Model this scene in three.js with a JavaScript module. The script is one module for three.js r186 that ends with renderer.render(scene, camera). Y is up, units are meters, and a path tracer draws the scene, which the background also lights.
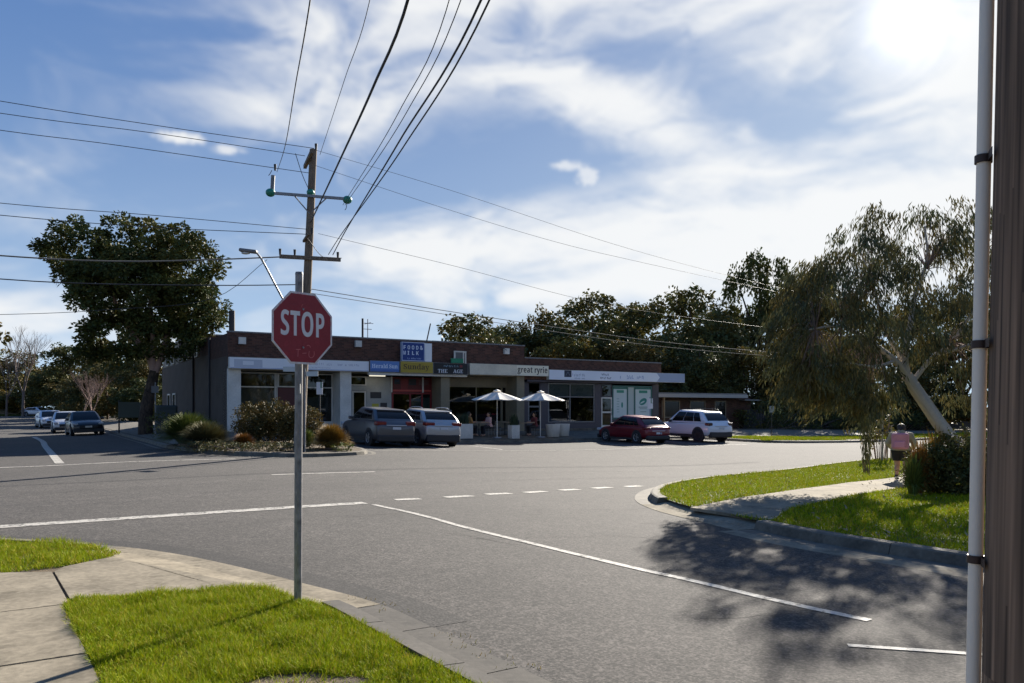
import * as THREE from 'three';
import { mergeGeometries } from 'three/addons/utils/BufferGeometryUtils.js';
import { RectAreaLightUniformsLib } from 'three/addons/lights/RectAreaLightUniformsLib.js';
import { RoundedBoxGeometry } from 'three/addons/geometries/RoundedBoxGeometry.js';

// ------------------------------------------------------------------ camera
const scene = new THREE.Scene();
const camera = new THREE.PerspectiveCamera(2 * Math.atan(341.5 / 800) * 180 / Math.PI, 1024 / 683, 0.1, 4000);
camera.position.set(0, 1.65, 0);
camera.lookAt(0, 1.65, -10);
camera.setViewOffset(1024, 683, 0, -67.5, 1024, 683);   // level camera with a little vertical shift
camera.updateProjectionMatrix();
const renderer = new THREE.WebGLRenderer({ antialias: true });
renderer.setSize(1024, 683);
renderer.toneMapping = THREE.LinearToneMapping;
renderer.toneMappingExposure = 2.6;
renderer.shadowMap.enabled = true;

// ------------------------------------------------------------------ small maths
function rng(seed) { let a = seed >>> 0; return () => { a = (a + 0x6D2B79F5) | 0; let t = Math.imul(a ^ (a >>> 15), 1 | a); t = (t + Math.imul(t ^ (t >>> 7), 61 | t)) ^ t; return ((t ^ (t >>> 14)) >>> 0) / 4294967296; }; }
const clamp = (x, a = 0, b = 1) => Math.min(b, Math.max(a, x));
const SS = (a, b, x) => { const t = clamp((x - a) / (b - a)); return t * t * (3 - 2 * t); };
const lerp = (a, b, t) => a + (b - a) * t;
function lattice(n, seed) { const r = rng(seed), a = new Float32Array(n * n); for (let i = 0; i < n * n; i++) a[i] = r(); return a; }
const LAT = lattice(256, 7);
function vn(x, y, p = 256) {           // value noise, periodic in p (p <= 256)
  let xi = Math.floor(x), yi = Math.floor(y); const fx = x - xi, fy = y - yi;
  const u = fx * fx * (3 - 2 * fx), v = fy * fy * (3 - 2 * fy);
  const x0 = ((xi % p) + p) % p, x1 = (x0 + 1) % p, y0 = ((yi % p) + p) % p, y1 = (y0 + 1) % p;
  return lerp(lerp(LAT[y0 * 256 + x0], LAT[y0 * 256 + x1], u), lerp(LAT[y1 * 256 + x0], LAT[y1 * 256 + x1], u), v);
}
function fbm(x, y, oct = 5, p = 256) { let s = 0, a = 0.5, t = 0; for (let i = 0; i < oct; i++) { s += a * vn(x, y, p); t += a; x *= 2; y *= 2; p = Math.min(256, p * 2); a *= 0.5; } return s / t; }

// ------------------------------------------------------------------ sky (air and clouds) and sun
const SUN = new THREE.Vector3(0.50, 0.49, -1).normalize();
{
  const W = 2048, Hh = 1024, data = new Float32Array(W * Hh * 4);
  const blobs = [ // azimuth (deg, right positive), elevation (deg), half widths, tilt, strength : the veils of cloud in view
    [8, 10.5, 26, 4.2, 0.02, 1.4], [26, 12, 16, 4.4, 0.05, 0.9], [10, 19, 9, 2.6, -0.38, 1.25], [3, 22.5, 8, 1.6, -0.2, 0.6], [-12, 21, 10, 4.5, 0.25, 0.8], [-2, 27, 14, 3, 0.15, 0.7], [24, 22, 14, 4, -0.2, 0.6], [-33, 15, 9, 1.6, -0.1, 0.4],
    [-36, 4, 16, 3.2, 0, 0.95], [34, 19, 10, 6, 0.1, 0.75], [-8, 28, 16, 5, 0.3, 0.4], [16, 27, 20, 5, -0.3, 0.55], [-60, 12, 24, 6, 0, 0.6], [70, 14, 26, 7, 0, 0.7], [-110, 20, 30, 9, 0.1, 0.6], [120, 22, 34, 10, 0, 0.6], [175, 16, 40, 8, 0, 0.7],
  ];
  const puffs = [[-22.6, 17.4, 1.9, 0.42, 1.1], [-19.6, 17.0, 1.2, 0.3, 0.9], [5.4, 16.1, 0.9, 0.8, 0.8], [4.0, 16.9, 1.3, 0.35, 0.8], [16.2, 12.6, 1.3, 0.7, 0.8], [9.0, 13.2, 1.2, 0.7, 0.85]];
  for (let j = 0; j < Hh; j++) {
    const el = ((j + 0.5) / Hh - 0.5) * Math.PI, ce = Math.cos(el), se = Math.sin(el), eld = el * 180 / Math.PI;
    for (let i = 0; i < W; i++) {
      const ph = ((i + 0.5) / W - 0.5) * 2 * Math.PI, dx = ce * Math.cos(ph), dz = ce * Math.sin(ph);
      const cg = dx * SUN.x + se * SUN.y + dz * SUN.z, g = Math.acos(clamp(cg, -1, 1));
      const az = Math.atan2(dx, -dz) * 180 / Math.PI;
      const h = Math.max(se, 0);
      // clear air
      const t = Math.pow(1 - h, 4.0);
      let r = lerp(0.024, 0.52, t), gg = lerp(0.135, 0.73, t), b = lerp(0.43, 0.95, t);
      const a1 = Math.exp(-g * 2.3), a2 = Math.exp(-g * g * 22), a3 = Math.exp(-g * g * 650);
      r += 0.38 * a1 + 0.02 * a2 + 1.0 * a3; gg += 0.36 * a1 + 0.02 * a2 + 0.95 * a3; b += 0.26 * a1 + 0.01 * a2 + 0.85 * a3;
      // cloud
      let c = 0;
      if (eld > -1) {
        let m = 0.02;
        for (const q of blobs) { let da = az - q[0]; if (da > 180) da -= 360; if (da < -180) da += 360; if (Math.abs(da) > 3 * q[2]) continue; const de = eld - q[1] - q[4] * da; const e = (da * da) / (q[2] * q[2]) + (de * de) / (q[3] * q[3]); if (e < 9) m += q[5] * Math.exp(-e * 1.1); }
        const wx = fbm(az * 0.11 + 40, eld * 0.16 + 9, 3) * 9, wy = fbm(az * 0.09 + 7, eld * 0.2 + 31, 3) * 4;
        const n1 = fbm(az * 0.10 + wx * 0.33 + 60, eld * 0.42 - az * 0.05 + wy * 0.5 + 60, 6);
        const n2 = fbm(az * 0.5 + wx + 90, eld * 1.5 - az * 0.18 + wy * 1.5 + 20, 5);
        const n3 = fbm(az * 0.9 + 15, eld * 4.2 + az * 0.9 + wy * 3 + 50, 4);
        const dens = n1 * 0.66 + n2 * 0.24 + n3 * 0.10;
        c = SS(0.36, 0.92, dens * 0.95 + m * 0.36 - 0.12) * clamp(m * 1.3 + 0.10);
        const lo = SS(22, 3, eld) * 0.10; c = clamp(c + lo * n1);
        let pf = 0; for (const q of puffs) { const da = (az - q[0]) / q[2], de = (eld - q[1]) / q[3]; const e = da * da + de * de; if (e < 6) { const n = fbm(az * 2.6 + 5, eld * 4 + 11, 4); pf = Math.max(pf, q[4] * SS(0.28, 0.75, Math.exp(-e * 0.8) * (0.4 + n))); } }
        c = clamp(Math.max(c, pf * 0.9));
      }
      const cb = 0.96 + 0.06 * a1 + 0.0 * a2 + 0.4 * a3;
      r = lerp(r, cb * 0.985, c * 0.9); gg = lerp(gg, cb * 0.99, c * 0.9); b = lerp(b, cb * 0.99, c * 0.88);
      if (se < 0) { const k = SS(0, -0.12, se); r = lerp(r, 0.11, k); gg = lerp(gg, 0.11, k); b = lerp(b, 0.10, k); }
      const o = (j * W + i) * 4, K = 1 / 2.6; data[o] = r * K; data[o + 1] = gg * K; data[o + 2] = b * K; data[o + 3] = 1;
    }
  }
  const tex = new THREE.DataTexture(data, W, Hh, THREE.RGBAFormat, THREE.FloatType);
  tex.mapping = THREE.EquirectangularReflectionMapping; tex.magFilter = THREE.LinearFilter; tex.minFilter = THREE.LinearFilter; tex.needsUpdate = true;
  scene.background = tex; scene.environment = tex;
}
const sun = new THREE.DirectionalLight(new THREE.Color(1.0, 0.93, 0.82), 5);
sun.position.copy(SUN).multiplyScalar(200); sun.target.position.set(0, 0, 0);
sun.castShadow = true; sun.shadow.radius = 1; sun.shadow.mapSize.set(4096, 4096);
Object.assign(sun.shadow.camera, { left: -90, right: 90, top: 90, bottom: -60, near: 1, far: 500 });
scene.add(sun, sun.target);

// ------------------------------------------------------------------ naming helpers
const used = new Map();
function numbered(n) { const k = used.get(n) || 0; used.set(n, k + 1); return k ? n + '_' + String(k).padStart(3, '0') : n; }
function shade(o) { o.traverse(m => { if (m.isMesh) { m.castShadow = true; m.receiveShadow = true; } }); return o; }
function tag(o, label, category, group, kind) { o.userData.label = label; if (category) o.userData.category = category; if (group) o.userData.group = group; if (kind) o.userData.kind = kind; return o; }
function thing(name, label, category, pos = [0, 0, 0], turn = 0, group) { const o = new THREE.Group(); o.name = numbered(name); o.position.set(...pos); o.rotation.y = turn; scene.add(o); return tag(o, label, category, group); }
function mesh(name, geo, mat, parent) { const g = Array.isArray(geo) ? merge(geo) : geo; const m = new THREE.Mesh(g, mat); m.castShadow = m.receiveShadow = true; if (parent) { m.name = name; parent.add(m); } else { m.name = numbered(name); scene.add(m); } return m; }
function structure(name, geo, mat, label, category) { const m = mesh(name, geo, mat); m.userData.kind = 'structure'; m.userData.label = label; if (category) m.userData.category = category; return m; }
function merge(list) { list = list.map(g => g.index ? g.toNonIndexed() : g); const keys = ['position', 'normal', 'uv']; const hasC = list.every(g => g.attributes.color); list.forEach(g => { for (const k of Object.keys(g.attributes)) if (!keys.includes(k) && !(hasC && k === 'color')) g.deleteAttribute(k); if (!g.attributes.uv) g.setAttribute('uv', new THREE.BufferAttribute(new Float32Array(g.attributes.position.count * 2), 2)); }); return mergeGeometries(list); }
// box with uv in metres
function bx(x0, x1, y0, y1, z0, z1) {
  const g = new THREE.BoxGeometry(Math.abs(x1 - x0), Math.abs(y1 - y0), Math.abs(z1 - z0)).toNonIndexed(); g.translate((x0 + x1) / 2, (y0 + y1) / 2, (z0 + z1) / 2); return metreUV(g);
}
function metreUV(g) { const p = g.attributes.position, n = g.attributes.normal, uv = new Float32Array(p.count * 2); for (let i = 0; i < p.count; i++) { const ax = Math.abs(n.getX(i)), ay = Math.abs(n.getY(i)), az = Math.abs(n.getZ(i)); let u, v; if (ay >= ax && ay >= az) { u = p.getX(i); v = p.getZ(i); } else if (ax >= az) { u = p.getZ(i); v = p.getY(i); } else { u = p.getX(i); v = p.getY(i); } uv[i * 2] = u; uv[i * 2 + 1] = v; } g.setAttribute('uv', new THREE.BufferAttribute(uv, 2)); return g; }
function rbx(x0, x1, y0, y1, z0, z1, r = 0.02) { const g = new RoundedBoxGeometry(x1 - x0, y1 - y0, z1 - z0, 2, r); g.translate((x0 + x1) / 2, (y0 + y1) / 2, (z0 + z1) / 2); return g; }
const V = (x, y, z) => new THREE.Vector3(x, y, z);
function cyl(a, b, r0, r1 = r0, seg = 10, open = false) { const d = b.clone().sub(a), L = d.length(); const g = new THREE.CylinderGeometry(r1, r0, L, seg, 1, open); { const q = g.attributes.uv; for (let i = 0; i < q.count; i++) q.setXY(i, q.getX(i) * 6.283 * Math.max(r0, .02), q.getY(i) * L); } g.translate(0, L / 2, 0); g.applyQuaternion(new THREE.Quaternion().setFromUnitVectors(V(0, 1, 0), d.normalize())); g.translate(a.x, a.y, a.z); return g; }
function beam(a, b, w, h) { const d = b.clone().sub(a), L = d.length(); const g = new THREE.BoxGeometry(w, h, L); const m = new THREE.Matrix4().lookAt(V(0, 0, 0), d, V(0, 1, 0)); g.translate(0, 0, -L / 2); g.applyMatrix4(m); g.translate(a.x, a.y, a.z); return g; }
function tube(pts, r, seg = 40, rad = 5) { return new THREE.TubeGeometry(new THREE.CatmullRomCurve3(pts), seg, r, rad); }

// ------------------------------------------------------------------ textures and materials
function tex(w, h, fn, srgb = true) {
  const d = new Uint8Array(w * h * 4); for (let j = 0; j < h; j++) for (let i = 0; i < w; i++) { const c = fn(i / w, j / h, i, j), o = (j * w + i) * 4; d[o] = clamp(c[0]) * 255; d[o + 1] = clamp(c[1]) * 255; d[o + 2] = clamp(c[2]) * 255; d[o + 3] = 255; }
  const t = new THREE.DataTexture(d, w, h); t.wrapS = t.wrapT = THREE.RepeatWrapping; t.magFilter = THREE.LinearFilter; t.minFilter = THREE.LinearMipmapLinearFilter; t.generateMipmaps = true; if (srgb) t.colorSpace = THREE.SRGBColorSpace; t.needsUpdate = true; return t;
}
function rep(t, sx, sy = sx) { const c = t.clone(); c.repeat.set(1 / sx, 1 / sy); c.needsUpdate = true; return c; }
const lin = (r, g, b) => new THREE.Color().setRGB(r, g, b);
const std = (c, rough = 0.8, o = {}) => new THREE.MeshStandardMaterial({ color: Array.isArray(c) ? lin(...c) : c, roughness: rough, ...o });
const phy = (c, rough = 0.5, o = {}) => new THREE.MeshPhysicalMaterial({ color: Array.isArray(c) ? lin(...c) : c, roughness: rough, ...o });
const speckR = rng(11);
const T_asph = rep(tex(1024, 1024, (u, v) => { const s = speckR(), f = fbm(u * 16, v * 16, 5, 16), q = fbm(u * 96, v * 96, 2, 96); const q2 = vn(u * 256, v * 256, 256); let k = 0.60 + 0.18 * (f - 0.5) + 0.42 * (q - 0.5) + 0.72 * (q2 - 0.5) + 0.5 * (s - 0.5); if (s > 0.975) k += 0.3; return [k, k * 0.985, k * 0.97]; }), 3.7);
const T_asphB = rep(tex(512, 512, (u, v) => { const k = 0.5 + 0.9 * (fbm(u * 128, v * 128, 2, 128) - 0.5) + 0.3 * (speckR() - 0.5); return [k, k, k]; }, false), 1.9);
const T_conc = rep(tex(1024, 1024, (u, v) => { const f = fbm(u * 6, v * 6, 6, 6), q = fbm(u * 64, v * 64, 3, 64), s = speckR(), st = fbm(u * 14 + 3, v * 14, 4, 14); let k = 0.74 + 0.26 * (f - 0.5) + 0.18 * (q - 0.5) + 0.06 * (s - 0.5) - 0.09 * SS(0.62, 0.8, st); if (s > 0.997) k -= 0.15; return [k, k * 0.975, k * 0.93]; }), 2.3);
const T_grass = rep(tex(512, 512, (u, v) => { const f = fbm(u * 8, v * 8, 5, 8), q = fbm(u * 128, v * 128, 2, 128); const k = 0.55 + 0.6 * (q - 0.5), y = f; return [k * (0.52 + 0.35 * y), k * (0.66 + 0.1 * y), k * 0.22]; }), 1.7);
const T_soil = rep(tex(512, 512, (u, v) => { const f = fbm(u * 10, v * 10, 6, 10), s = speckR(); const k = 0.5 + 0.5 * (f - 0.5) + 0.25 * (s - 0.5); return [k * 1.0, k * 0.86, k * 0.66]; }), 1.9);
const T_brick = rep(tex(512, 512, (u, v) => { const rows = 12, cols = 4; const row = Math.floor(v * rows), fy = v * rows - row, x = u * cols + (row % 2) * 0.5, col = Math.floor(x), fx = x - col; const m = (fy < 0.13 || fx < 0.045); const rr = vn(col % cols * 7.3 + 0.5, row * 3.7 + 0.5), s = speckR(); if (m) { const k = 0.46 + 0.1 * (s - 0.5); return [k, k * 0.94, k * 0.88]; } const k = 0.36 + 0.2 * (rr - 0.5) + 0.1 * (s - 0.5); return [k * 1.18, k * 0.86, k * 0.74]; }), 0.96, 1.03);
const T_wood = rep(tex(256, 1024, (u, v) => { const w = fbm(u * 70, v * 3, 4, 70), l = fbm(u * 180 + 3, v * 5, 2, 180); let k = 0.52 + 0.22 * (w - 0.5) + 0.40 * (l - 0.5); if (fbm(u * 120, v * 2 + 9, 2, 120) > 0.74) k *= 0.7; return [k, k * 0.92, k * 0.83]; }), 0.94, 1.6);
const T_paint = rep(tex(512, 512, (u, v) => { const f = fbm(u * 40, v * 40, 4, 40), q = fbm(u * 9 + 5, v * 9, 3, 9), s = speckR(); const worn = SS(0.47, 0.72, f * 0.55 + q * 0.45 + 0.18 * (s - 0.5)); const k = lerp(0.82, 0.34, worn); return [k, k * 0.985, k * 0.95]; }), 1.3);
const T_bark = rep(tex(256, 512, (u, v) => { const f = fbm(u * 12, v * 6, 5, 12), q = fbm(u * 40, v * 8, 3, 40); const k = 0.5 + 0.5 * (f - 0.5) + 0.4 * (q - 0.5); return [k, k * 0.9, k * 0.8]; }), 0.8, 1.2);
const T_metal = rep(tex(256, 256, (u, v) => { const f = fbm(u * 10, v * 10, 5, 10), s = speckR(); const k = 0.72 + 0.35 * (f - 0.5) + 0.06 * (s - 0.5); return [k, k, k * 1.01]; }), 0.5);
const T_render = rep(tex(512, 512, (u, v) => { const f = fbm(u * 5, v * 5, 6, 5), q = fbm(u * 60, v * 60, 2, 60); const k = 0.9 + 0.16 * (f - 0.5) + 0.08 * (q - 0.5); return [k, k * 0.99, k * 0.97]; }), 2.6);

const M = {
  asphalt: phy([0.115, 0.102, 0.0915], 0.96, { map: T_asph, bumpMap: T_asphB, bumpScale: 0.0025, vertexColors: true }),
  tyreMark: std([0.088, 0.081, 0.076], 0.95, { map: T_asph }),
  kerbDark: std([0.105, 0.096, 0.086], 0.92, { map: T_conc, bumpMap: T_conc, bumpScale: 0.004 }),
  asphaltPatch: std([0.056, 0.050, 0.046], 0.95, { map: T_asph, bumpMap: T_asphB, bumpScale: 0.0025 }),
  asphaltPale: std([0.37, 0.35, 0.335], 0.8, { map: T_asph, bumpMap: T_asphB, bumpScale: 0.005 }),
  concrete: phy([0.44, 0.40, 0.325], 0.95, { specularIntensity: .25, map: T_conc, bumpMap: T_conc, bumpScale: 0.003 }),
  concreteOld: std([0.24, 0.22, 0.185], 0.9, { map: T_conc, bumpMap: T_conc, bumpScale: 0.004 }),
  lawn: std([0.30, 0.38, 0.20], 0.95, { map: T_grass }),
  soil: std([0.36, 0.34, 0.31], 0.97, { map: T_soil, bumpMap: T_soil, bumpScale: 0.02 }),
  litterSoil: std([0.34, 0.31, 0.25], 0.97, { map: T_soil, bumpMap: T_soil, bumpScale: 0.02 }),
  paint: std([0.72, 0.70, 0.66], 0.8, { map: T_paint }),
  brick: std([0.62, 0.50, 0.44], 0.9, { map: T_brick, bumpMap: T_brick, bumpScale: 0.006 }),
  brickDark: std([0.50, 0.42, 0.37], 0.9, { map: T_brick, bumpMap: T_brick, bumpScale: 0.006 }),
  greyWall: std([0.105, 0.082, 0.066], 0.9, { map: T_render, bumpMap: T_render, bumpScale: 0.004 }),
  beigeWall: std([0.40, 0.35, 0.29], 0.9, { map: T_render, bumpMap: T_render, bumpScale: 0.004 }),
  whitePaint: std([0.80, 0.77, 0.72], 0.6, { map: T_render }),
  cream: std([0.78, 0.73, 0.60], 0.6, { map: T_render }),
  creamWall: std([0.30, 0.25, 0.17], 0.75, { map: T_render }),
  darkPaint: std([0.028, 0.026, 0.03], 0.5),
  plumPaint: std([0.07, 0.058, 0.068], 0.55),
  steel: std([0.5, 0.5, 0.5], 0.5, { map: T_metal, metalness: 0.65 }),
  galv: std([0.42, 0.41, 0.40], 0.55, { map: T_metal, metalness: 0.35 }),
  aluminium: std([0.62, 0.62, 0.63], 0.4, { metalness: 0.6 }),
  wood: std([0.72, 0.58, 0.47], 0.92, { map: T_wood, bumpMap: T_wood, bumpScale: 0.002 }),
  woodGrey: std([0.80, 0.72, 0.64], 0.92, { map: T_wood, bumpMap: T_wood, bumpScale: 0.002 }),
  bark: std([0.26, 0.22, 0.19], 0.95, { map: T_bark, bumpMap: T_bark, bumpScale: 0.02 }),
  paleBark: std([0.62, 0.57, 0.53], 0.85, { map: T_render, bumpMap: T_bark, bumpScale: 0.008 }),
  pinkBark: std([0.50, 0.33, 0.28], 0.85, { map: T_render, bumpMap: T_bark, bumpScale: 0.008 }),
  twig: std([0.26, 0.19, 0.165], 0.95),
  glass: phy([0.55, 0.58, 0.57], 0.02, { transmission: 1, thickness: 0, ior: 1.5 }),
  tint: phy([0.008, 0.009, 0.010], 0.08, { specularIntensity: .55 }),
  rubber: std([0.018, 0.018, 0.019], 0.85),
  plastic: std([0.025, 0.025, 0.027], 0.6),
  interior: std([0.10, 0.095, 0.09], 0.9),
  wire: std([0.022, 0.022, 0.024], 0.6),
  paleWire: std([0.16, 0.15, 0.13], 0.9),
  red: std([0.20, 0.014, 0.016], 0.5),
};
function canvasTex(w, h, draw) { const c = document.createElement('canvas'); c.width = w; c.height = h; const x = c.getContext('2d'); draw(x, w, h); const t = new THREE.CanvasTexture(c); t.colorSpace = THREE.SRGBColorSpace; t.anisotropy = 8; return t; }
function panelMat(w, h, draw, rough = 0.5) { return std([1, 1, 1], rough, { map: canvasTex(w, h, draw) }); }
// unreadable lettering: uneven upright strokes with a few cross strokes
function strokes(c, x, y, w, h, n, seed = 1) { const r = rng(seed * 97 + n), q = w / n; for (let i = 0; i < n; i++) { if (r() < .12) continue; const a = x + i * q, k = q * .2; c.fillRect(a, y - h * (.65 + .35 * r()), k, h * .68); if (r() > .35) c.fillRect(a, y - h * (.1 + .8 * r()), q * .62, k); if (r() > .5) c.fillRect(a + q * .5, y - h * .66, k, h * .66); } }
function face(x0, x1, y0, y1, z) { const g = new THREE.PlaneGeometry(x1 - x0, y1 - y0); g.translate((x0 + x1) / 2, (y0 + y1) / 2, z); return g; }

// ------------------------------------------------------------------ ground shape.  Plans are in (x, d): d = metres ahead of the photographer
function G(X, d) { const s = X * .853 + d * .522, w = -X * .522 + d * .853; return -.08 - .45 * SS(4, 24, s) + .36 * SS(18, 36, w) * SS(0, 12, s) - .25 * SS(32, 50, s) + .6 * SS(60, 130, w); }
const OX = -10.08, OD = 42, TURN = Math.asin(.522);       // the shops' own frame: u along the facade, v out towards the street
const uv = (u, v) => [OX + .853 * u + .522 * v, OD + .522 * u - .853 * v];
const toUV = (X, d) => [(X - OX) * .853 + (d - OD) * .522, (X - OX) * .522 - (d - OD) * .853];
const at = (X, d, off = 0) => V(X, G(X, d) + off, -d);
function area(p) { let a = 0; for (let i = 0; i < p.length; i++) { const q = p[(i + 1) % p.length]; a += p[i][0] * q[1] - q[0] * p[i][1]; } return a / 2; }
function inside(p, x, y) { let c = false; for (let i = 0, j = p.length - 1; i < p.length; j = i++) if ((p[i][1] > y) !== (p[j][1] > y) && x < (p[j][0] - p[i][0]) * (y - p[i][1]) / (p[j][1] - p[i][1]) + p[i][0]) c = !c; return c; }
// polygon laid over a height function, cut finely enough to follow it
function drape(poly, hf, max = 1, skirt = 0) {
  if (area(poly) < 0) poly = poly.slice().reverse();
  const pts = poly.map(p => new THREE.Vector2(p[0], p[1])); let tris = THREE.ShapeUtils.triangulateShape(pts, []).map(f => f.map(i => [pts[i].x, pts[i].y]));
  const lim = (a, b) => { const m = typeof max === 'function' ? max((a[0] + b[0]) / 2, (a[1] + b[1]) / 2) : max; return Math.hypot(a[0] - b[0], a[1] - b[1]) > m; };
  const mid = (a, b) => [(a[0] + b[0]) / 2, (a[1] + b[1]) / 2];
  for (let it = 0; it < 12; it++) {
    let any = false; const out = [];
    for (const [a, b, c] of tris) {
      const ab = lim(a, b), bc = lim(b, c), ca = lim(c, a), n = ab + bc + ca; if (!n) { out.push([a, b, c]); continue; } any = true;
      const M1 = mid(a, b), M2 = mid(b, c), M3 = mid(c, a);
      if (n === 3) out.push([a, M1, M3], [M1, b, M2], [M3, M2, c], [M1, M2, M3]);
      else if (n === 1) { if (ab) out.push([a, M1, c], [M1, b, c]); else if (bc) out.push([a, b, M2], [a, M2, c]); else out.push([a, b, M3], [M3, b, c]); }
      else if (!ab) out.push([a, b, M2], [a, M2, M3], [M3, M2, c]); else if (!bc) out.push([b, c, M3], [b, M3, M1], [M1, M3, a]); else out.push([c, a, M1], [c, M1, M2], [M2, M1, b]);
    }
    tris = out; if (!any) break;
  }
  const pos = [], uvs = [], nor = []; const e = 0.05;
  const put = (p, y) => { pos.push(p[0], y, -p[1]); uvs.push(p[0], p[1]); };
  for (const t of tris) for (const p of t) { const y = hf(p[0], p[1]); put(p, y); const n = V(-(hf(p[0] + e, p[1]) - y) / e, 1, (hf(p[0], p[1] + e) - y) / e).normalize(); nor.push(n.x, n.y, n.z); }
  if (skirt) for (let i = 0; i < poly.length; i++) {
    const a = poly[i], b = poly[(i + 1) % poly.length], L = Math.hypot(b[0] - a[0], b[1] - a[1]), n = Math.max(1, Math.ceil(L / 0.8)), nx = (b[1] - a[1]) / L, nz = (b[0] - a[0]) / L;
    for (let k = 0; k < n; k++) { const p = [lerp(a[0], b[0], k / n), lerp(a[1], b[1], k / n)], q = [lerp(a[0], b[0], (k + 1) / n), lerp(a[1], b[1], (k + 1) / n)]; const yp = hf(...p), yq = hf(...q); for (const [w, y] of [[p, yp - skirt], [q, yq - skirt], [q, yq], [p, yp - skirt], [q, yq], [p, yp]]) { put(w, y); nor.push(nx, 0, nz); } }
  }
  const g = new THREE.BufferGeometry(); g.setAttribute('position', new THREE.Float32BufferAttribute(pos, 3)); g.setAttribute('normal', new THREE.Float32BufferAttribute(nor, 3)); g.setAttribute('uv', new THREE.Float32BufferAttribute(uvs, 2)); return g;
}
// smooth plan line through points, even steps
function smooth(pts, step = 0.4, tension = 0.5) { const c = new THREE.CatmullRomCurve3(pts.map(p => V(p[0], 0, p[1])), false, 'centripetal', tension); const n = Math.max(2, Math.round(c.getLength() / step)); return c.getSpacedPoints(n).map(p => [p.x, p.z]); }
function offset(line, o) { return line.map((p, i) => { const a = line[Math.max(0, i - 1)], b = line[Math.min(line.length - 1, i + 1)], L = Math.hypot(b[0] - a[0], b[1] - a[1]) || 1; return [p[0] - (b[1] - a[1]) / L * o, p[1] + (b[0] - a[0]) / L * o]; }); }   // left of travel is positive
// a section [offset, height] swept along a plan line
function sweep(line, section, i0 = 0, i1 = line.length - 1, gap = 0, hf = G) {
  const lines = section.map(s => offset(line, s[0])), pos = [], uvs = []; const n = section.length;
  const P = (k, i) => { const p = lines[k][i]; return [p[0], hf(line[i][0], line[i][1]) + section[k][1], -p[1]]; };
  const shrink = (a, b, g) => { const L = Math.hypot(b[0] - a[0], b[1] - a[1], b[2] - a[2]); return a.map((v, j) => v + (b[j] - v) * g / L); };
  let acc = 0;
  for (let i = i0; i < i1; i++) { const dl = Math.hypot(line[i + 1][0] - line[i][0], line[i + 1][1] - line[i][1]); let sec = 0; for (let k = 0; k < n - 1; k++) { let a = P(k, i), b = P(k, i + 1), c = P(k + 1, i + 1), d = P(k + 1, i); if (gap && i === i0) { a = shrink(a, b, gap); d = shrink(d, c, gap); } if (gap && i === i1 - 1) { b = shrink(b, a, gap); c = shrink(c, d, gap); } const ds = Math.hypot(section[k + 1][0] - section[k][0], section[k + 1][1] - section[k][1]); pos.push(...a, ...b, ...c, ...a, ...c, ...d); uvs.push(acc, sec, acc + dl, sec, acc + dl, sec + ds, acc, sec, acc + dl, sec + ds, acc, sec + ds); sec += ds; } acc += dl; }
  for (const i of [i0, i1]) { const e = i === i0; for (let k = 0; k < n - 2; k++) { let a = P(n - 1, i), b = P(k, i), c = P(k + 1, i); if (gap) { const j = e ? i + 1 : i - 1; a = shrink(a, P(n - 1, j), gap); b = shrink(b, P(k, j), gap); c = shrink(c, P(k + 1, j), gap); } pos.push(...a, ...(e ? c : b), ...(e ? b : c)); uvs.push(0, 0, 0.1, 0, 0.1, 0.1); } }
  const g = new THREE.BufferGeometry(); g.setAttribute('position', new THREE.Float32BufferAttribute(pos, 3)); g.setAttribute('uv', new THREE.Float32BufferAttribute(uvs, 2)); g.computeVertexNormals(); return g;
}

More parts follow.
